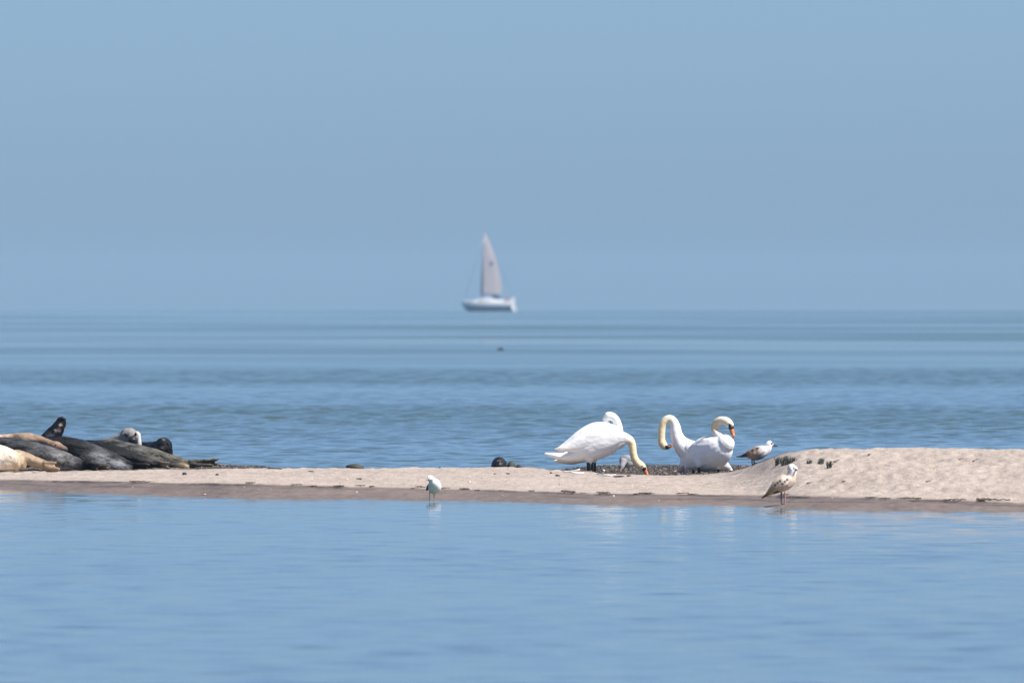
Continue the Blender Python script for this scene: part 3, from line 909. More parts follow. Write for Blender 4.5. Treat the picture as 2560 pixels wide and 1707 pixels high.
# black seal pointing its snout up
d = 185.6
so, b, r = seal(125, d, 'black seal behind the heap raising its head with the snout pointing at the sky')
b.tube([(40, 1150, .3, 22), (85, 1138, .2, 28), (108, 1124, .1, 28), (120, 1108, .05, 26), (131, 1092, .02, 23.5), (139, 1079, 0, 20), (146, 1067, 0, 15.8), (151.5, 1059, 0, 13.5), (154.5, 1053, 0, 12)], SB, k=8)
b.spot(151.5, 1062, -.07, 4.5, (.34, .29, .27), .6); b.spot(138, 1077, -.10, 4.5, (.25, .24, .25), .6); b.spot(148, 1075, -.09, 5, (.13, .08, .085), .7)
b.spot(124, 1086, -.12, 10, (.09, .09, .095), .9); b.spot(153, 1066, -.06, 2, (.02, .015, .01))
BODY = b.build('body', M_seal, so, voxel=.009, smooth=4, folds=.012)
on_skin(BODY, 135.5, 1076, d, 2.2, so, 'eye', M_eye)
on_skin(BODY, 158.5, 1046, d, 4.6, so, 'nose', M_black, (1, 1, .8))

# black seal in the middle
d = 184.5
so, b, r = seal(240, d, 'big black seal in the middle of the heap with a grey mottled belly')
b.tube([(60, 1128, .3, 24), (105, 1119, .1, 26), (150, 1118, 0, 28), (195, 1125, 0, 28), (240, 1138, 0, 26), (280, 1151, -.02, 21), (310, 1160, -.03, 15), (332, 1166, -.03, 10)],
       [SB, SB, SB, SB, (.04, .041, .045), SG, SG, SB], k=8)
b.tube([(215, 1148, -.1, 22), (260, 1160, -.12, 17), (300, 1167, -.12, 12), (325, 1170, -.1, 7)], [(.05, .05, .053), (.10, .10, .10), (.14, .14, .145), SG], k=6)
b.flipper((320, 1163, -.05), (372, 1168, -.1), 6, 6, 3.5, SB, (.05, .045, .04), 5, .05)
b.spot(248, 1146, -.16, 20, (.13, .13, .135), 1.2); b.spot(292, 1163, -.16, 13, (.17, .17, .175), 1.2)
BODY = b.build('body', M_seal, so, voxel=.010, smooth=4, folds=.012)

# wrinkled dark seal
d = 185.1
so, b, r = seal(310, d, 'dark wrinkled seal wedged between the big black seal and the long grey one')
b.tube([(150, 1128, .2, 22), (205, 1124, .05, 24), (250, 1126, -.02, 24), (300, 1139, -.05, 22), (345, 1151, -.08, 17), (378, 1159, -.1, 12)],
       [SB, SB, (.013, .013, .014), (.014, .014, .015), (.017, .016, .016), (.03, .027, .024)], k=8)
for q in range(4):
    b.tube([(230 + 30 * q, 1117 + 8 * q, -.12, 5), (275 + 30 * q, 1131 + 8 * q, -.14, 6), (310 + 28 * q, 1141 + 7 * q, -.14, 4)], (.022, .021, .021), k=5)
b.flipper((368, 1156, -.1), (422, 1163, -.14), 6, 6, 3.4, (.08, .07, .06), (.25, .19, .13), 5, .05)
BODY = b.build('body', M_seal, so, voxel=.010, smooth=3, folds=.012)

# long grey seal on the right
d = 185.7
so, b, r = seal(400, d, 'long olive grey seal at the right end of the heap, hind flippers stretched out')
b.tube([(190, 1134, .2, 22), (235, 1126, .1, 25), (280, 1122, .02, 25), (325, 1130, 0, 23.5), (380, 1140, 0, 21), (425, 1150, 0, 16), (460, 1157, 0, 12), (482, 1160, 0, 9)],
       [SO, SO, SO, SO, (.09, .085, .07), (.085, .08, .062), (.10, .085, .06), (.09, .075, .05)], k=8)
b.tube([(330, 1145, -.06, 16), (390, 1157, -.08, 12), (440, 1163, -.08, 9), (468, 1167, -.08, 6)], [(.05, .05, .05), (.045, .043, .04), (.06, .05, .04), (.3, .22, .14)], k=6)
b.flipper((476, 1157, .0), (549, 1154, .0), 7, 6, 2.6, (.10, .085, .06), (.13, .10, .06), 5, .06)
b.flipper((478, 1163, -.05), (532, 1168, -.08), 5, 6, 3.2, (.07, .065, .055), (.09, .075, .05), 5, .05)
BODY = b.build('body', M_seal, so, voxel=.010, smooth=4, folds=.012)

# pale faced seal
d = 186.6
so, b, r = seal(325, d, 'pale grey seal looking straight at the camera with black nose over the heap')
b.tube([(180, 1150, .3, 24), (230, 1136, .2, 30), (270, 1122, .12, 28), (298, 1108, .06, 24), (318, 1097, 0, 23.5), (326, 1095, -.10, 22), (327, 1097, -.16, 17)], [SPALE, SPALE, (.26, .245, .22), (.27, .25, .23), (.27, .25, .228), (.24, .222, .205), (.22, .20, .185)], k=8)
b.tube([(322, 1090, -.02, 22), (329, 1096, -.20, 16), (332, 1100, -.28, 12.5), (332.5, 1102, -.33, 10)], [(.27, .25, .228), (.22, .20, .185), (.12, .11, .10), (.03, .028, .028)], ref=(1, 0, 0), k=6)
b.tube([(341, 1090, .02, 12), (345, 1104, .02, 9), (345, 1116, .03, 9)], (.62, .58, .54), k=6)  # sunlit rim of the right cheek, put in as a paler tube
b.spot(332, 1103, -.33, 13, (.014, .013, .013), .5)
b.spot(331.5, 1095, -.29, 6, (.02, .018, .018), .6)
b.spot(316, 1086, -.14, 7, (.05, .045, .04), .7); b.spot(341, 1084, -.12, 7, (.04, .035, .03), .7)
BODY = b.build('body', M_sealp, so, voxel=.008, smooth=3, folds=.012)
on_skin(BODY, 316, 1086.5, d, 3.8, so, 'eye', M_eye, sink=-.1)
on_skin(BODY, 341, 1084.5, d, 3.8, so, 'eye', M_eye, sink=-.1)
on_skin(BODY, 332.5, 1099, d, 8.5, so, 'nose', M_black, (1.1, .6, .8))

# black headed seal
d = 187.2
so, b, r = seal(400, d, 'wet black seal with a round glossy head right of the pale faced one', 0.0)
b.tube([(300, 1145, .7, 24), (340, 1130, .5, 25), (372, 1126, .25, 22), (396, 1122, .1, 21), (408, 1116, 0, 22), (408, 1115, -.08, 21.5), (408, 1117, -.14, 17)], [(.018, .021, .026)] * 4 + [(.012, .012, .013)] * 3, k=8)
b.tube([(411, 1118, 0, 20), (414, 1136, .02, 18.5), (414, 1152, .05, 19)], (.014, .014, .015), k=6)
b.tube([(407, 1117, -.1, 15), (405, 1121, -.18, 11), (404, 1123, -.22, 8)], (.012, .012, .013), ref=(1, 0, 0), k=5)
b.spot(410, 1096, -.05, 4.5, (.14, .13, .13), .8); b.spot(388, 1116, -.06, 3.5, (.12, .10, .09), .8)  # crown spot is a painted highlight
BODY = b.build('body', M_seal, so, voxel=.008, smooth=3, folds=.012)
on_skin(BODY, 396, 1108, d, 2.4, so, 'eye', M_eye)
on_skin(BODY, 420, 1108, d, 2.4, so, 'eye', M_eye)
on_skin(BODY, 404, 1120.5, d, 4.2, so, 'nose', M_black, (1.1, .6, .8))

# dark seal peeping over the middle of the bar
d = 186.8
rr = Vector(((1248 - CX) / FPX * d, d, -0.15))
so = empty('seal', rr, 'lone dark seal peeping over the middle of the bar with its face to the camera', 'seal')
b = Blob(rr, d)
b.tube([(1248, 1165, .9, 14), (1248, 1168, .55, 20), (1248, 1163, .22, 20), (1248, 1159, .02, 17.6), (1247.5, 1159, -.06, 16.5), (1247, 1161, -.12, 13)], (.028, .028, .034), ref=(1, 0, 0), k=8)
b.tube([(1247.5, 1159, -.05, 12), (1247, 1159, -.15, 9), (1247, 1160, -.20, 7)], [(.03, .03, .035), (.07, .06, .06), (.08, .07, .068)], ref=(1, 0, 0), k=6)
b.tube([(1248, 1160, 0, 17), (1248, 1178, .02, 19), (1248, 1200, .05, 22)], (.026, .026, .03), k=5)
b.spot(1243, 1150, -.10, 3.5, (.15, .13, .13), .8); b.spot(1251, 1160, -.19, 5, (.17, .14, .13), .8); b.spot(1239, 1160, -.12, 4.5, (.09, .08, .085), .8)
BODY = b.build('body', M_seal, so, voxel=.007, smooth=3)
on_skin(BODY, 1240, 1152.5, d, 2.0, so, 'eye', M_eye)
on_skin(BODY, 1255, 1152.5, d, 2.0, so, 'eye', M_eye)
on_skin(BODY, 1247.5, 1154, d, 3.2, so, 'nose', M_black, (1.1, .6, .8))

# far seal head in open water
d = 650.0
rr = W(1250, 877.6, d)
so = empty('seal', rr, 'tiny dark head of a seal swimming far out below the sailboat', 'seal')
b = Blob(rr, d)
b.tube([(1258, 882, .2, 5), (1255, 876, .1, 5), (1252, 873.5, 0, 4.6), (1248, 874, -.05, 4.2), (1244.5, 876, -.1, 2.8)], (.03, .035, .04), k=6)
b.tube([(1256, 880, .15, 6), (1263, 884, .4, 7)], (.03, .035, .04), k=6)
BODY = b.build('body', M_seal, so, voxel=.012, smooth=2)
on_skin(BODY, 1243, 876, d, 1.2, so, 'nose', M_black)

# ------------------------------------------------------------------ SAILBOAT
dB_ = 3400.0
ob = Vector(((1222 - CX) / FPX * dB_, dB_, -(dB_ ** 2) / (2 * EARTH)))
boat = empty('sailboat', ob, 'white decked sailboat with a single raised mainsail on the horizon', 'sailboat')
M_hull = simple('blue_hull_paint', (0.035, 0.085, 0.16), 0.3, 0.1, 0.8)
M_deck = simple('white_gelcoat', (0.80, 0.78, 0.76), 0.4, 0.06, 0.6)
M_sail = simple('sail_cloth', (0.33, 0.285, 0.29), 0.8, 0.12, 0.5, 0.2)
M_mast = simple('mast_alloy', (0.22, 0.21, 0.24), 0.4, 0.1, 1.0, 0, 0.3)
M_navy = simple('navy_canvas', (0.02, 0.035, 0.06), 0.8, 0.2, 2.0)
M_red = simple('red_foam', (0.55, 0.06, 0.05), 0.6, 0.15, 2.0)
M_glass = simple('dark_window', (0.02, 0.025, 0.03), 0.1, 0.1, 1.0)
bs = dB_ / FPX
def bp(px, py, y=0.0):
    q = W(px, py, dB_) - ob
    return Vector((q.x, y, q.z))
wl = 742 + (CAM_H - ob.z) * FPX / dB_   # waterline row

def hull_section(beam, zs, zk, n=12):
    pts = []
    for j in range(n + 1):
        a = math.pi * j / n
        cs, sn = math.cos(a), math.sin(a)
        yy = beam * math.copysign(abs(cs) ** 0.55, cs)
        zz = zs - (zs - zk) * (abs(sn) ** 0.8)
        pts.append((yy, zz))
    return pts
st = [(1155, .06, 754.5, 760), (1162, .55, 755, 772), (1176, 1.05, 756, 782), (1196, 1.5, 757, 786), (1222, 1.72, 757.5, 787), (1250, 1.7, 757, 785), (1272, 1.5, 756, 781), (1283, 1.35, 755.5, 778)]
V = []; F = []
n = 12
for px, bm_, sy, ky in st:
    zs = bp(px, sy).z; zk = bp(px, ky).z; x = bp(px, 0).x
    for yy, zz in hull_section(bm_, zs, zk, n): V.append((x, yy, zz))
for i in range(len(st) - 1):
    for j in range(n):
        F.append((i * (n + 1) + j, i * (n + 1) + j + 1, (i + 1) * (n + 1) + j + 1, (i + 1) * (n + 1) + j))
F.append(tuple(range(n + 1)))
hull = link_mesh('hull', mesh_from('hull', V, F), M_deck, boat)
V = []; F = []
for px, bm_, sy, ky in st:
    zs = bp(px, sy).z; zk = bp(px, ky).z; x = bp(px, 0).x; zc = min(bp(px, 764.5 - (px - 1155) * .006).z, zs - .05)
    if ky < 766: zc = zk + .3 * (zs - zk)
    for j in range(n + 1):
        sm = ((zs - zc) / (zs - zk)) ** (1 / .8)
        a0 = math.asin(min(1, sm)); a = a0 + (math.pi - 2 * a0) * j / n
        cs, sn = math.cos(a), math.sin(a)
        V.append((x + (0 if px < 1280 else .012), (bm_ + .012) * math.copysign(abs(cs) ** .55, cs), zs - (zs - zk + .012) * abs(sn) ** .8))
for i in range(len(st) - 1):
    for j in range(n):
        F.append((i * (n + 1) + j, i * (n + 1) + j + 1, (i + 1) * (n + 1) + j + 1, (i + 1) * (n + 1) + j))
link_mesh('hull_bottom', mesh_from('hull_bottom', V, F), M_hull, boat)
# white deck with toe rail, lofted
V = []; F = []
for px, bm_, sy, ky in st:
    x = bp(px, 0).x; z = bp(px, sy).z
    V += [(x, -bm_ - .02, z - .10), (x, -bm_ - .02, z + .16), (x, -bm_ + .12, z + .2), (x, 0, z + .27), (x, bm_ - .12, z + .2), (x, bm_ + .02, z + .16), (x, bm_ + .02, z - .10)]
for i in range(len(st) - 1):
    for j in range(6): F.append((i * 7 + j, (i + 1) * 7 + j, (i + 1) * 7 + j + 1, i * 7 + j + 1))
F.append(tuple(range(7))); F.append(tuple(range((len(st) - 1) * 7, len(st) * 7)))
link_mesh('deck', mesh_from('deck', V, F), M_deck, boat, smooth=False)
# coachroof
cs_ = [(1178, .5, 755, 754), (1192, .95, 756, 750), (1206, 1.15, 757, 747.5), (1222, 1.2, 757, 745.5), (1236, 1.2, 757, 746), (1243, 1.15, 757, 750), (1262, 1.15, 757, 751.5), (1274, 1.0, 756, 752)]
V = []; F = []
for px, hb, y0, y1 in cs_:
    x = bp(px, 0).x; z0 = bp(px, y0).z; z1 = bp(px, y1).z
    V += [(x, -hb - .12, z0), (x, -hb, z1 - .08), (x, -hb + .25, z1), (x, 0, z1 + .08), (x, hb - .25, z1), (x, hb, z1 - .08), (x, hb + .12, z0)]
for i in range(len(cs_) - 1):
    for j in range(6): F.append((i * 7 + j, (i + 1) * 7 + j, (i + 1) * 7 + j + 1, i * 7 + j + 1))
F.append(tuple(range(7))); F.append(tuple(range((len(cs_) - 1) * 7, len(cs_) * 7)))
cab = link_mesh('cabin', mesh_from('cabin', V, F), M_deck, boat, smooth=False)
for wx in (1200, 1211, 1222):
    bmx = bmesh.new(); bmesh.ops.create_cube(bmx, size=1)
    for v in bmx.verts: v.co = Vector((v.co.x * .5, v.co.y * .06 - 1.24, v.co.z * .18)) + Vector((bp(wx, 0).x, 0, bp(wx, 752).z))
    me = bpy.data.meshes.new('window'); bmx.to_mesh(me); bmx.free()
    link_mesh('window', me, M_glass, cab, smooth=False)
# sloping white stern with platform
sx = [(1276, 751, 1.45), (1281, 744, 1.4), (1285, 744, 1.3), (1288, 752, 1.3), (1290, 766, 1.2), (1293, 777, 1.1), (1287, 780, 1.1), (1279, 771, 1.46)]
V = []; F = []
for px, py, hb in sx:
    q = bp(px, py); V.append((q.x, -hb, q.z))
for px, py, hb in sx:
    q = bp(px, py); V.append((q.x, hb, q.z))
k = len(sx)
F.append(tuple(range(k))); F.append(tuple(range(2 * k - 1, k - 1, -1)))
for i in range(k): F.append((i, i + k, (i + 1) % k + k, (i + 1) % k))
link_mesh('transom', mesh_from('transom', V, F), M_deck, boat, smooth=False)

def bar(name, a, c, r0, r1, mat, parent, seg=10):
    a = Vector(a); c = Vector(c); t = (c - a).normalized()
    u = t.orthogonal().normalized(); w = t.cross(u)
    V = []; F = []
    for P_, r in ((a, r0), (c, r1)):
        for j in range(seg):
            g = 2 * math.pi * j / seg
            V.append(P_ + u * math.cos(g) * r + w * math.sin(g) * r)
    for j in range(seg): F.append((j, (j + 1) % seg, seg + (j + 1) % seg, seg + j))
    F.append(tuple(range(seg))[::-1]); F.append(tuple(range(seg, 2 * seg)))
    return link_mesh(name, mesh_from(name, V, F), mat, parent)
bar('mast', bp(1206, 748), bp(1210, 578), .16, .10, M_mast, boat)
bar('boom', bp(1206, 736), bp(1254, 733), .12, .10, M_mast, boat)
bar('forestay', bp(1160, 754), bp(1209.6, 590), .035, .03, M_mast, boat)
bar('backstay', bp(1284, 745), bp(1210, 580), .025, .025, M_mast, boat)
for sgn in (-1, 1):
    bar('shroud', bp(1207, 757, sgn * 1.5), bp(1209.5, 592), .02, .02, M_mast, boat)
# mainsail: bellied cloth with thickness
V = []; F = []
RW, RC = 24, 10
def sail_pt(i, j, off):
    v = i / RW; u = j / RC
    y = 733 + (583 - 733) * v
    x0 = 1207.5 + 3.2 * v
    leech = 1255 * (1 - v) + 1213 * v + 8.5 * math.sin(math.pi * v) ** 0.9
    x = x0 + (leech - x0) * u
    belly = -0.25 * math.sin(math.pi * u) * (1 - v * .6) + off + u * 2.0 * (1 - .6 * v)
    q = bp(x, y)
    return (q.x, belly, q.z)
for off in (0, .03):
    for i in range(RW + 1):
        for j in range(RC + 1): V.append(sail_pt(i, j, off))
K = (RW + 1) * (RC + 1)
for s in (0, 1):
    for i in range(RW):
        for j in range(RC):
            q = (i * (RC + 1) + j, i * (RC + 1) + j + 1, (i + 1) * (RC + 1) + j + 1, (i + 1) * (RC + 1) + j)
            F.append(tuple(x + s * K for x in (q if s == 0 else q[::-1])))
sail = link_mesh('mainsail', mesh_from('mainsail', V, F), M_sail, boat)
# furled headsail rolled on the stay in front of the mast
bar('furled_jib', bp(1204.5, 738), bp(1209, 610), .26, .16, simple('sail_cover', (.16, .15, .19), .8), boat)
# dark mark on the sail
V = []; F = []
c0 = sail_pt(12, 6, -.03)
for j in range(14):
    g = 2 * math.pi * j / 14
    V.append((c0[0] + .42 * math.cos(g), c0[1] - .14 + .3 * .42 * math.cos(g), c0[2] + .38 * math.sin(g)))
for j in range(14):
    V.append((V[j][0], V[j][1] + .04, V[j][2]))
F.append(tuple(range(14))); F.append(tuple(range(27, 13, -1)))
for j in range(14): F.append((j, (j + 1) % 14, 14 + (j + 1) % 14, 14 + j))
link_mesh('sail_mark', mesh_from('sail_mark', V, F), simple('grey_print', (.15, .15, .17), .8), sail, smooth=False)
# sprayhood over the companionway
bmx = bmesh.new(); bmesh.ops.create_uvsphere(bmx, u_segments=18, v_segments=10, radius=1)
for v in bmx.verts:
    q = bp(1239, 745)
    v.co = Vector((q.x + v.co.x * .95, v.co.y * 1.15, q.z - .1 + (v.co.z * .8 if v.co.z > 0 else v.co.z * .15)))
me = bpy.data.meshes.new('sprayhood'); bmx.to_mesh(me); bmx.free()
link_mesh('sprayhood', me, M_navy, boat)
# stern rail and lifebuoy
for sgn in (-1, 1):
    for px in (1262, 1272, 1281):
        bar('stanchion', bp(px, 753, sgn * 1.25), bp(px, 744.5, sgn * 1.25), .03, .03, M_mast, boat, 6)
    bar('stern_rail', bp(1258, 744.5, sgn * 1.25), bp(1284, 744.5, sgn * 1.25), .03, .03, M_mast, boat, 6)
V = []; F = []
c0 = bp(1268, 749, -1.32)
for i in range(18):
    g = 2 * math.pi * i / 18
    for j in range(8):
        h = 2 * math.pi * j / 8
        rr_ = .34 + .1 * math.cos(h)
        V.append((c0.x + rr_ * math.cos(g), c0.y + .1 * math.sin(h), c0.z + rr_ * math.sin(g)))
for i in range(18):
    for j in range(8):
        F.append((i * 8 + j, i * 8 + (j + 1) % 8, ((i + 1) % 18) * 8 + (j + 1) % 8, ((i + 1) % 18) * 8 + j))
link_mesh('lifebuoy', mesh_from('lifebuoy', V, F), M_red, boat)

# ------------------------------------------------------------------ STONES, WEED, SHELLS, PLANTS
M_stone = simple('weedy_stone', (0.050, 0.054, 0.042), 0.75, 0.4, 18, 0.6)
M_dark = simple('dark_stone', (0.035, 0.030, 0.030), 0.7, 0.4, 40, 0.5)
M_weed = simple('dry_seaweed', (0.11, 0.083, 0.066), 0.8, 0.4, 60, 0.5)
M_shell = simple('shell', (0.78, 0.74, 0.68), 0.5, 0.1, 60, 0.2)
M_plant = simple('dark_leaf', (0.052, 0.058, 0.046), 0.7, 0.4, 40, 0.2)
M_feather = simple('shed_feather', (0.78, 0.77, 0.76), 0.8, 0.05, 60)

def lump(seed, sx, sy, sz, rough=.25):
    r = random.Random(seed)
    bm = bmesh.new(); bmesh.ops.create_icosphere(bm, subdivisions=2, radius=1)
    o = (r.uniform(0, 9), r.uniform(0, 9))
    for v in bm.verts:
        k = 1 + rough * (float(vnoise(np.array([v.co.x * 2 + o[0]]), np.array([v.co.y * 2 + v.co.z * 1.7 + o[1]]), seed)[0]) - .5) * 2
        v.co = Vector((v.co.x * sx * k, v.co.y * sy * k, v.co.z * sz * k))
    me = bpy.data.meshes.new('lump'); bm.to_mesh(me); bm.free()
    return me

# weed-grown boulders beyond the bar
for px, py, d, w, h, lab in ((888, 1170, 186.5, 21, 11, 'round olive boulder with weed, showing just over the bar at centre left'),
                             (1277, 1166, 187.5, 11, 12, 'small green weedy stone in the water right of the lone seal'),
                             (1298, 1167, 188.3, 8, 7, 'low stone breaking the water second right of the lone seal')):
    s = d / FPX
    o = link_mesh('boulder', lump(px, w * s, w * s * .9, h * s), M_stone, None, W(px, py, d))
    tag(o, lab, 'boulder')

# dark lumps lying on the sand
stones = [(461, 1187, 7, 4.5, 'larger dark lump on the pale sand right of the long grey seal flippers'),
          (543, 1188, 5, 3.5, 'smaller dark lump on the sand, second right of the seal heap'),
          (897, 1198, 8, 2.5, 'flat dark scrap on the sand below the olive boulder'),
          (1269, 1185, 7, 2.2, 'flat dark lump on the sand below the lone seal'),
          (1238, 1185, 4, 1.6, 'small dark lump on the sand left of the flat one below the lone seal'),
          (1378, 1183, 3.5, 2.6, 'little dark lump on the crest below the tail of the bending swan'),
          (1394, 1190, 6, 3, 'dark twin lump on the sand below the tail of the bending swan'),
          (1099, 1170, 3, 2.4, 'tiny dark lump on the crest left of the lone seal'),
          (1548, 1192, 13, 2.4, 'flat dark lump left of the feet of the grey backed gull'),
          (1572, 1191, 6, 3, 'dark lump just left of the beak of the bending swan'),
          (1500, 1187, 10, 2.6, 'dark flat lump right of the feet of the bending swan'),
          (690, 1170, 18, 3.0, 'long dark clump on the far rim of the bar at centre left'),
          (777, 1179, 8, 1.8, 'flat brown scrap on the dry sand left of the olive boulder')]
for px, py, w, h, lab in stones:
    d = row_to_d(px, py); s = d / FPX
    o = link_mesh('dark_lump', lump(px + 3, w * s, w * s * .8, h * s, .35), M_dark, None, G(px, d, h * s * .35))
    o.rotation_euler.z = random.uniform(0, 6)
    tag(o, lab, 'stone', 'dark lumps lying on the sand')

# seaweed scraps along the tide line
def weed_mesh(seed, L):
    r = random.Random(seed)
    bm = bmesh.new()
    for k in range(r.randint(4, 7)):
        x = r.uniform(-L * .5, L * .1); y = r.uniform(-.10, .10)
        ln = r.uniform(.35, .8) * L; wdt = r.uniform(.008, .018)
        a = r.uniform(-.35, .35); prev = None
        for i in range(7):
            t = i / 6
            px_ = x + ln * t * math.cos(a); py_ = y + ln * t * math.sin(a) + .02 * math.sin(t * 9 + k)
            z = .012 + .012 * math.sin(t * 7 + k * 2) ** 2 + .004 * k * .5
            ww = wdt * (1 - abs(t - .45) * 1.3)
            ring = [bm.verts.new((px_, py_ - ww, z - .004)), bm.verts.new((px_, py_, z + .010)), bm.verts.new((px_, py_ + ww, z - .004))]
            if prev:
                for q in range(3):
                    bm.faces.new((prev[q], ring[q], ring[(q + 1) % 3], prev[(q + 1) % 3]))
            prev = ring
    me = bpy.data.meshes.new('seaweed'); bm.to_mesh(me); bm.free()
    return me
weed_meshes = [weed_mesh(s, .07 + .035 * (s % 3)) for s in range(6)]
for i in range(44):
    px = random.uniform(-30, 2590)
    if i < 20: px = random.choice([690, 760, 1040, 1180, 1250, 1420, 1440, 1510, 1580, 1600, 2160, 2280, 2300, 2380, 2460]) + random.uniform(-22, 22)
    pr_ = profile(np.array([px]))
    d = float(pr_[1][0]) + random.gauss(-.05, .14)
    o = link_mesh('seaweed', weed_meshes[i % 6], M_weed, None, G(px, d))
    o.rotation_euler.z = random.uniform(-.3, .3)
    sc = random.uniform(.4, 1.2); o.scale = (sc * random.uniform(.8, 1.7), sc, sc * random.uniform(.3, .8))
    tag(o, 'small dark brown scrap of seaweed lying along the tide line of the bar', 'seaweed', 'seaweed scraps on the tide line')

# shells
def shell_mesh(r=.012):
    bm = bmesh.new(); bmesh.ops.create_icosphere(bm, subdivisions=2, radius=r)
    for v in bm.verts:
        v.co.z = v.co.z * .45 if v.co.z > 0 else v.co.z * .1
        v.co.x *= 1.25; k = 1 + .06 * math.sin(9 * math.atan2(v.co.y, v.co.x)); v.co.x *= k; v.co.y *= k
    me = bpy.data.meshes.new('shell'); bm.to_mesh(me); bm.free(); return me
shm = shell_mesh()
spots_ = [(1534, 1240), (1660, 1225), (1695, 1228), (1510, 1177), (511, 1238), (892, 1231), (1174, 1206), (1255, 1240), (1012, 1178), (1527, 1192), (1470, 1222), (1400, 1212)]
for i in range(40):
    if i < len(spots_): px, py = spots_[i]
    else: px, py = random.uniform(0, 2560), None
    d = row_to_d(px, py) if py else float(profile(np.array([px]))[1][0]) + random.uniform(-1.6, 8)
    o = link_mesh('shell', shm, M_shell, None, G(px, d, .004))
    o.rotation_euler = (random.uniform(-.4, .4), random.uniform(-.4, .4), random.uniform(0, 6))
    sc = random.uniform(.7, 1.5) if i < len(spots_) else random.uniform(.4, .9)
    o.scale = (sc, sc, sc)
    tag(o, 'tiny white shell lying on the sand of the bar', 'shell', 'white shells scattered on the bar')

# shed feathers beside the swans
def feather_mesh():
    V = []; F = []
    for i in range(9):
        t = i / 8; w = .028 * math.sin(math.pi * min(1, t * .9 + .1)) + .002
        x = (t - .5) * .20; z = .008 + .010 * (t - .4) ** 2 * 4
        V += [(x, -w, z), (x, 0, z + .012), (x, w, z), (x, 0, z - .003)]
    for i in range(8):
        for j in range(4): F.append((i * 4 + j, (i + 1) * 4 + j, (i + 1) * 4 + (j + 1) % 4, i * 4 + (j + 1) % 4))
    F.append((0, 1, 2, 3)); F.append((35, 34, 33, 32))
    return mesh_from('feather', V, F)
fm = feather_mesh()
for i, (px, py) in enumerate(((1400, 1175), (1428, 1181), (1443, 1184), (1508, 1190), (1524, 1191))):
    d = row_to_d(px, py)
    o = link_mesh('feather', fm, M_feather, None, G(px, d))
    o.rotation_euler = (random.uniform(-.2, .2), random.uniform(-.15, .15), random.uniform(-.6, .6) + (math.pi if i % 2 else 0))
    sc = random.uniform(.6, 1.1); o.scale = (sc, sc, sc)
    tag(o, 'white shed feather lying on the sand around the feet of the left swans', 'feather', 'shed white feathers by the left swans')

# dark plant tufts under the mound's brow
def tuft_mesh(seed, w, h, n=46):
    r = random.Random(seed); bm = bmesh.new()
    for k in range(n):
        x = r.choice((-.2, .12, .3)) * w + r.gauss(0, w * .13); y = r.gauss(0, w * .35)
        ln = h * r.uniform(.35, 1.1); lean = r.uniform(-.4, .4); ld = r.uniform(-.3, .3); ww = r.uniform(.005, .011)
        prev = None
        for i in range(4):
            t = i / 3; z = ln * t
            cx_ = x + lean * ln * t * t; cy = y + ld * ln * t * t; q = ww * (1 - t * .8)
            ring = [bm.verts.new((cx_ - q, cy, z - .01)), bm.verts.new((cx_, cy - q * .6, z - .01)), bm.verts.new((cx_ + q, cy, z - .01)), bm.verts.new((cx_, cy + q * .6, z - .01))]
            if prev:
                for a in range(4): bm.faces.new((prev[a], ring[a], ring[(a + 1) % 4], prev[(a + 1) % 4]))
            prev = ring
        bm.faces.new(prev)
    me = bpy.data.meshes.new('leaves'); bm.to_mesh(me); bm.free()
    return me
for i, (px, py, w, h, lab) in enumerate(((1945, 1162, 14, 20, 'leftmost dark plant tuft on the brow of the mound'),
                                         (1963, 1162, 15, 25, 'tallest dark plant tuft on the mound, above the tan gull'),
                                         (1979, 1156, 15, 16, 'dark plant tuft to the right of the tallest one on the mound'),
                                         (2022, 1160, 13, 14, 'sparse faded plant tuft between the two dark pairs on the mound'),
                                         (2052, 1160, 15, 15, 'compact dark plant tuft on the mound, right of the sparse one'),
                                         (2073, 1170, 9, 20, 'rightmost upright dark plant tuft of those on the mound'))):
    d = row_to_d(px, py); s = d / FPX
    o = link_mesh('plant_tuft', tuft_mesh(i + 40, w * s, h * s, 24 if i == 3 else 60), M_plant, None, G(px, d), smooth=False)
    tag(o, lab, 'plant', 'plant tufts on the mound')
for i, (px, py, lab) in enumerate(((2088, 1156, 'thin dark twig slanting on the mound beside the rightmost tuft'), (2108, 1206, 'thin dark twig lying on the middle of the mound face'), (2022, 1210, 'short twig on the mound right of the tan gull'), (2322, 1205, 'short dark twig on the mound towards the right frame edge'),
                                   (2172, 1140, 'short dark twig near the top of the mound'), (2400, 1150, 'dark twig near the top right of the mound'), (2436, 1155, 'dark twig furthest right near the mound top'))):
    d = row_to_d(px, py)
    o = link_mesh('twig', weed_meshes[(i + 2) % 6], M_weed, None, G(px, d))
    o.rotation_euler = (0, -.3, .2); o.scale = (.38, .5, .4)
    tag(o, lab, 'twig', 'twigs on the mound')

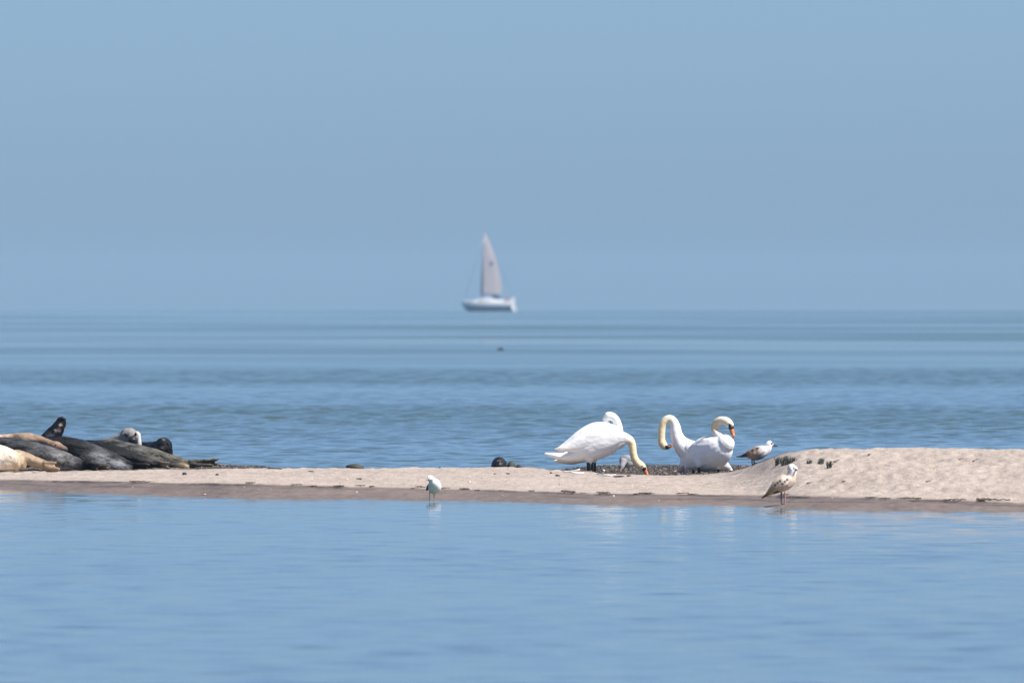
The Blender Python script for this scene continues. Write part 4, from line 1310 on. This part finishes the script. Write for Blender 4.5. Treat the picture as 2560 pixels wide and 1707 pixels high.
# pebbles of the shingle behind the crest: uncountable
def pebbles(n):
    base = bmesh.new(); bmesh.ops.create_icosphere(base, subdivisions=1, radius=1)
    bv = np.array([v.co[:] for v in base.verts]); bf = np.array([[v.index for v in f.verts] for f in base.faces]); base.free()
    px = np.concatenate([rng.uniform(1340, 1905, int(n * .72)), rng.uniform(470, 800, n - int(n * .72))])
    pr_ = profile(px)
    d = pr_[3] + 0.6 + rng.uniform(0, 1, n) ** 0.9 * (pr_[7] - pr_[3] - 1.2)
    z = ground(px, d); x = (px - CX) / FPX * d
    s = rng.lognormal(math.log(.0075), .4, n)
    ang = rng.uniform(0, 6.28, n)
    sc = np.stack([s * rng.uniform(.9, 1.5, n), s * rng.uniform(.8, 1.3, n), s * rng.uniform(.5, .9, n)], 1)
    v = bv[None] * sc[:, None, :] * (1 + .16 * (rng.rand(n, len(bv), 1) - .5))
    c, s_ = np.cos(ang)[:, None], np.sin(ang)[:, None]
    vx = v[..., 0] * c - v[..., 1] * s_; vy = v[..., 0] * s_ + v[..., 1] * c
    v = np.stack([vx + x[:, None], vy + d[:, None], v[..., 2] + z[:, None] + sc[:, 2:3] * .35], -1)
    f = bf[None] + (np.arange(n) * len(bv))[:, None, None]
    me = bpy.data.meshes.new('pebbles')
    V = v.reshape(-1, 3).astype(np.float32); Fq = f.reshape(-1, 3)
    me.vertices.add(len(V)); me.vertices.foreach_set('co', V.ravel())
    me.loops.add(len(Fq) * 3); me.loops.foreach_set('vertex_index', Fq.ravel().astype(np.int32))
    me.polygons.add(len(Fq)); me.polygons.foreach_set('loop_start', np.arange(0, len(Fq) * 3, 3, dtype=np.int32))
    me.polygons.foreach_set('loop_total', np.full(len(Fq), 3, np.int32))
    me.polygons.foreach_set('use_smooth', np.ones(len(Fq), bool))
    me.update(calc_edges=True)
    tone = np.repeat(rng.beta(1.4, 2.6, n), len(bv)).astype(np.float32)
    a = me.attributes.new('tone', 'FLOAT', 'POINT'); a.data.foreach_set('value', tone)
    return me
m, t, bb = new_mat('pebble_stone')
tn = N(t, 'ShaderNodeAttribute', attribute_name='tone').outputs['Fac']
c = ramp(t, tn, [(0, (.018, .014, .012)), (.3, (.055, .043, .035)), (.65, (.115, .09, .07)), (1, (.34, .28, .22))])
t.links.new(c, bb.inputs['Base Color']); bb.inputs['Roughness'].default_value = .6
tag(link_mesh('gravel', pebbles(16000), m), 'dark wet pebbles of the shingle strip behind the crest', kind='stuff')
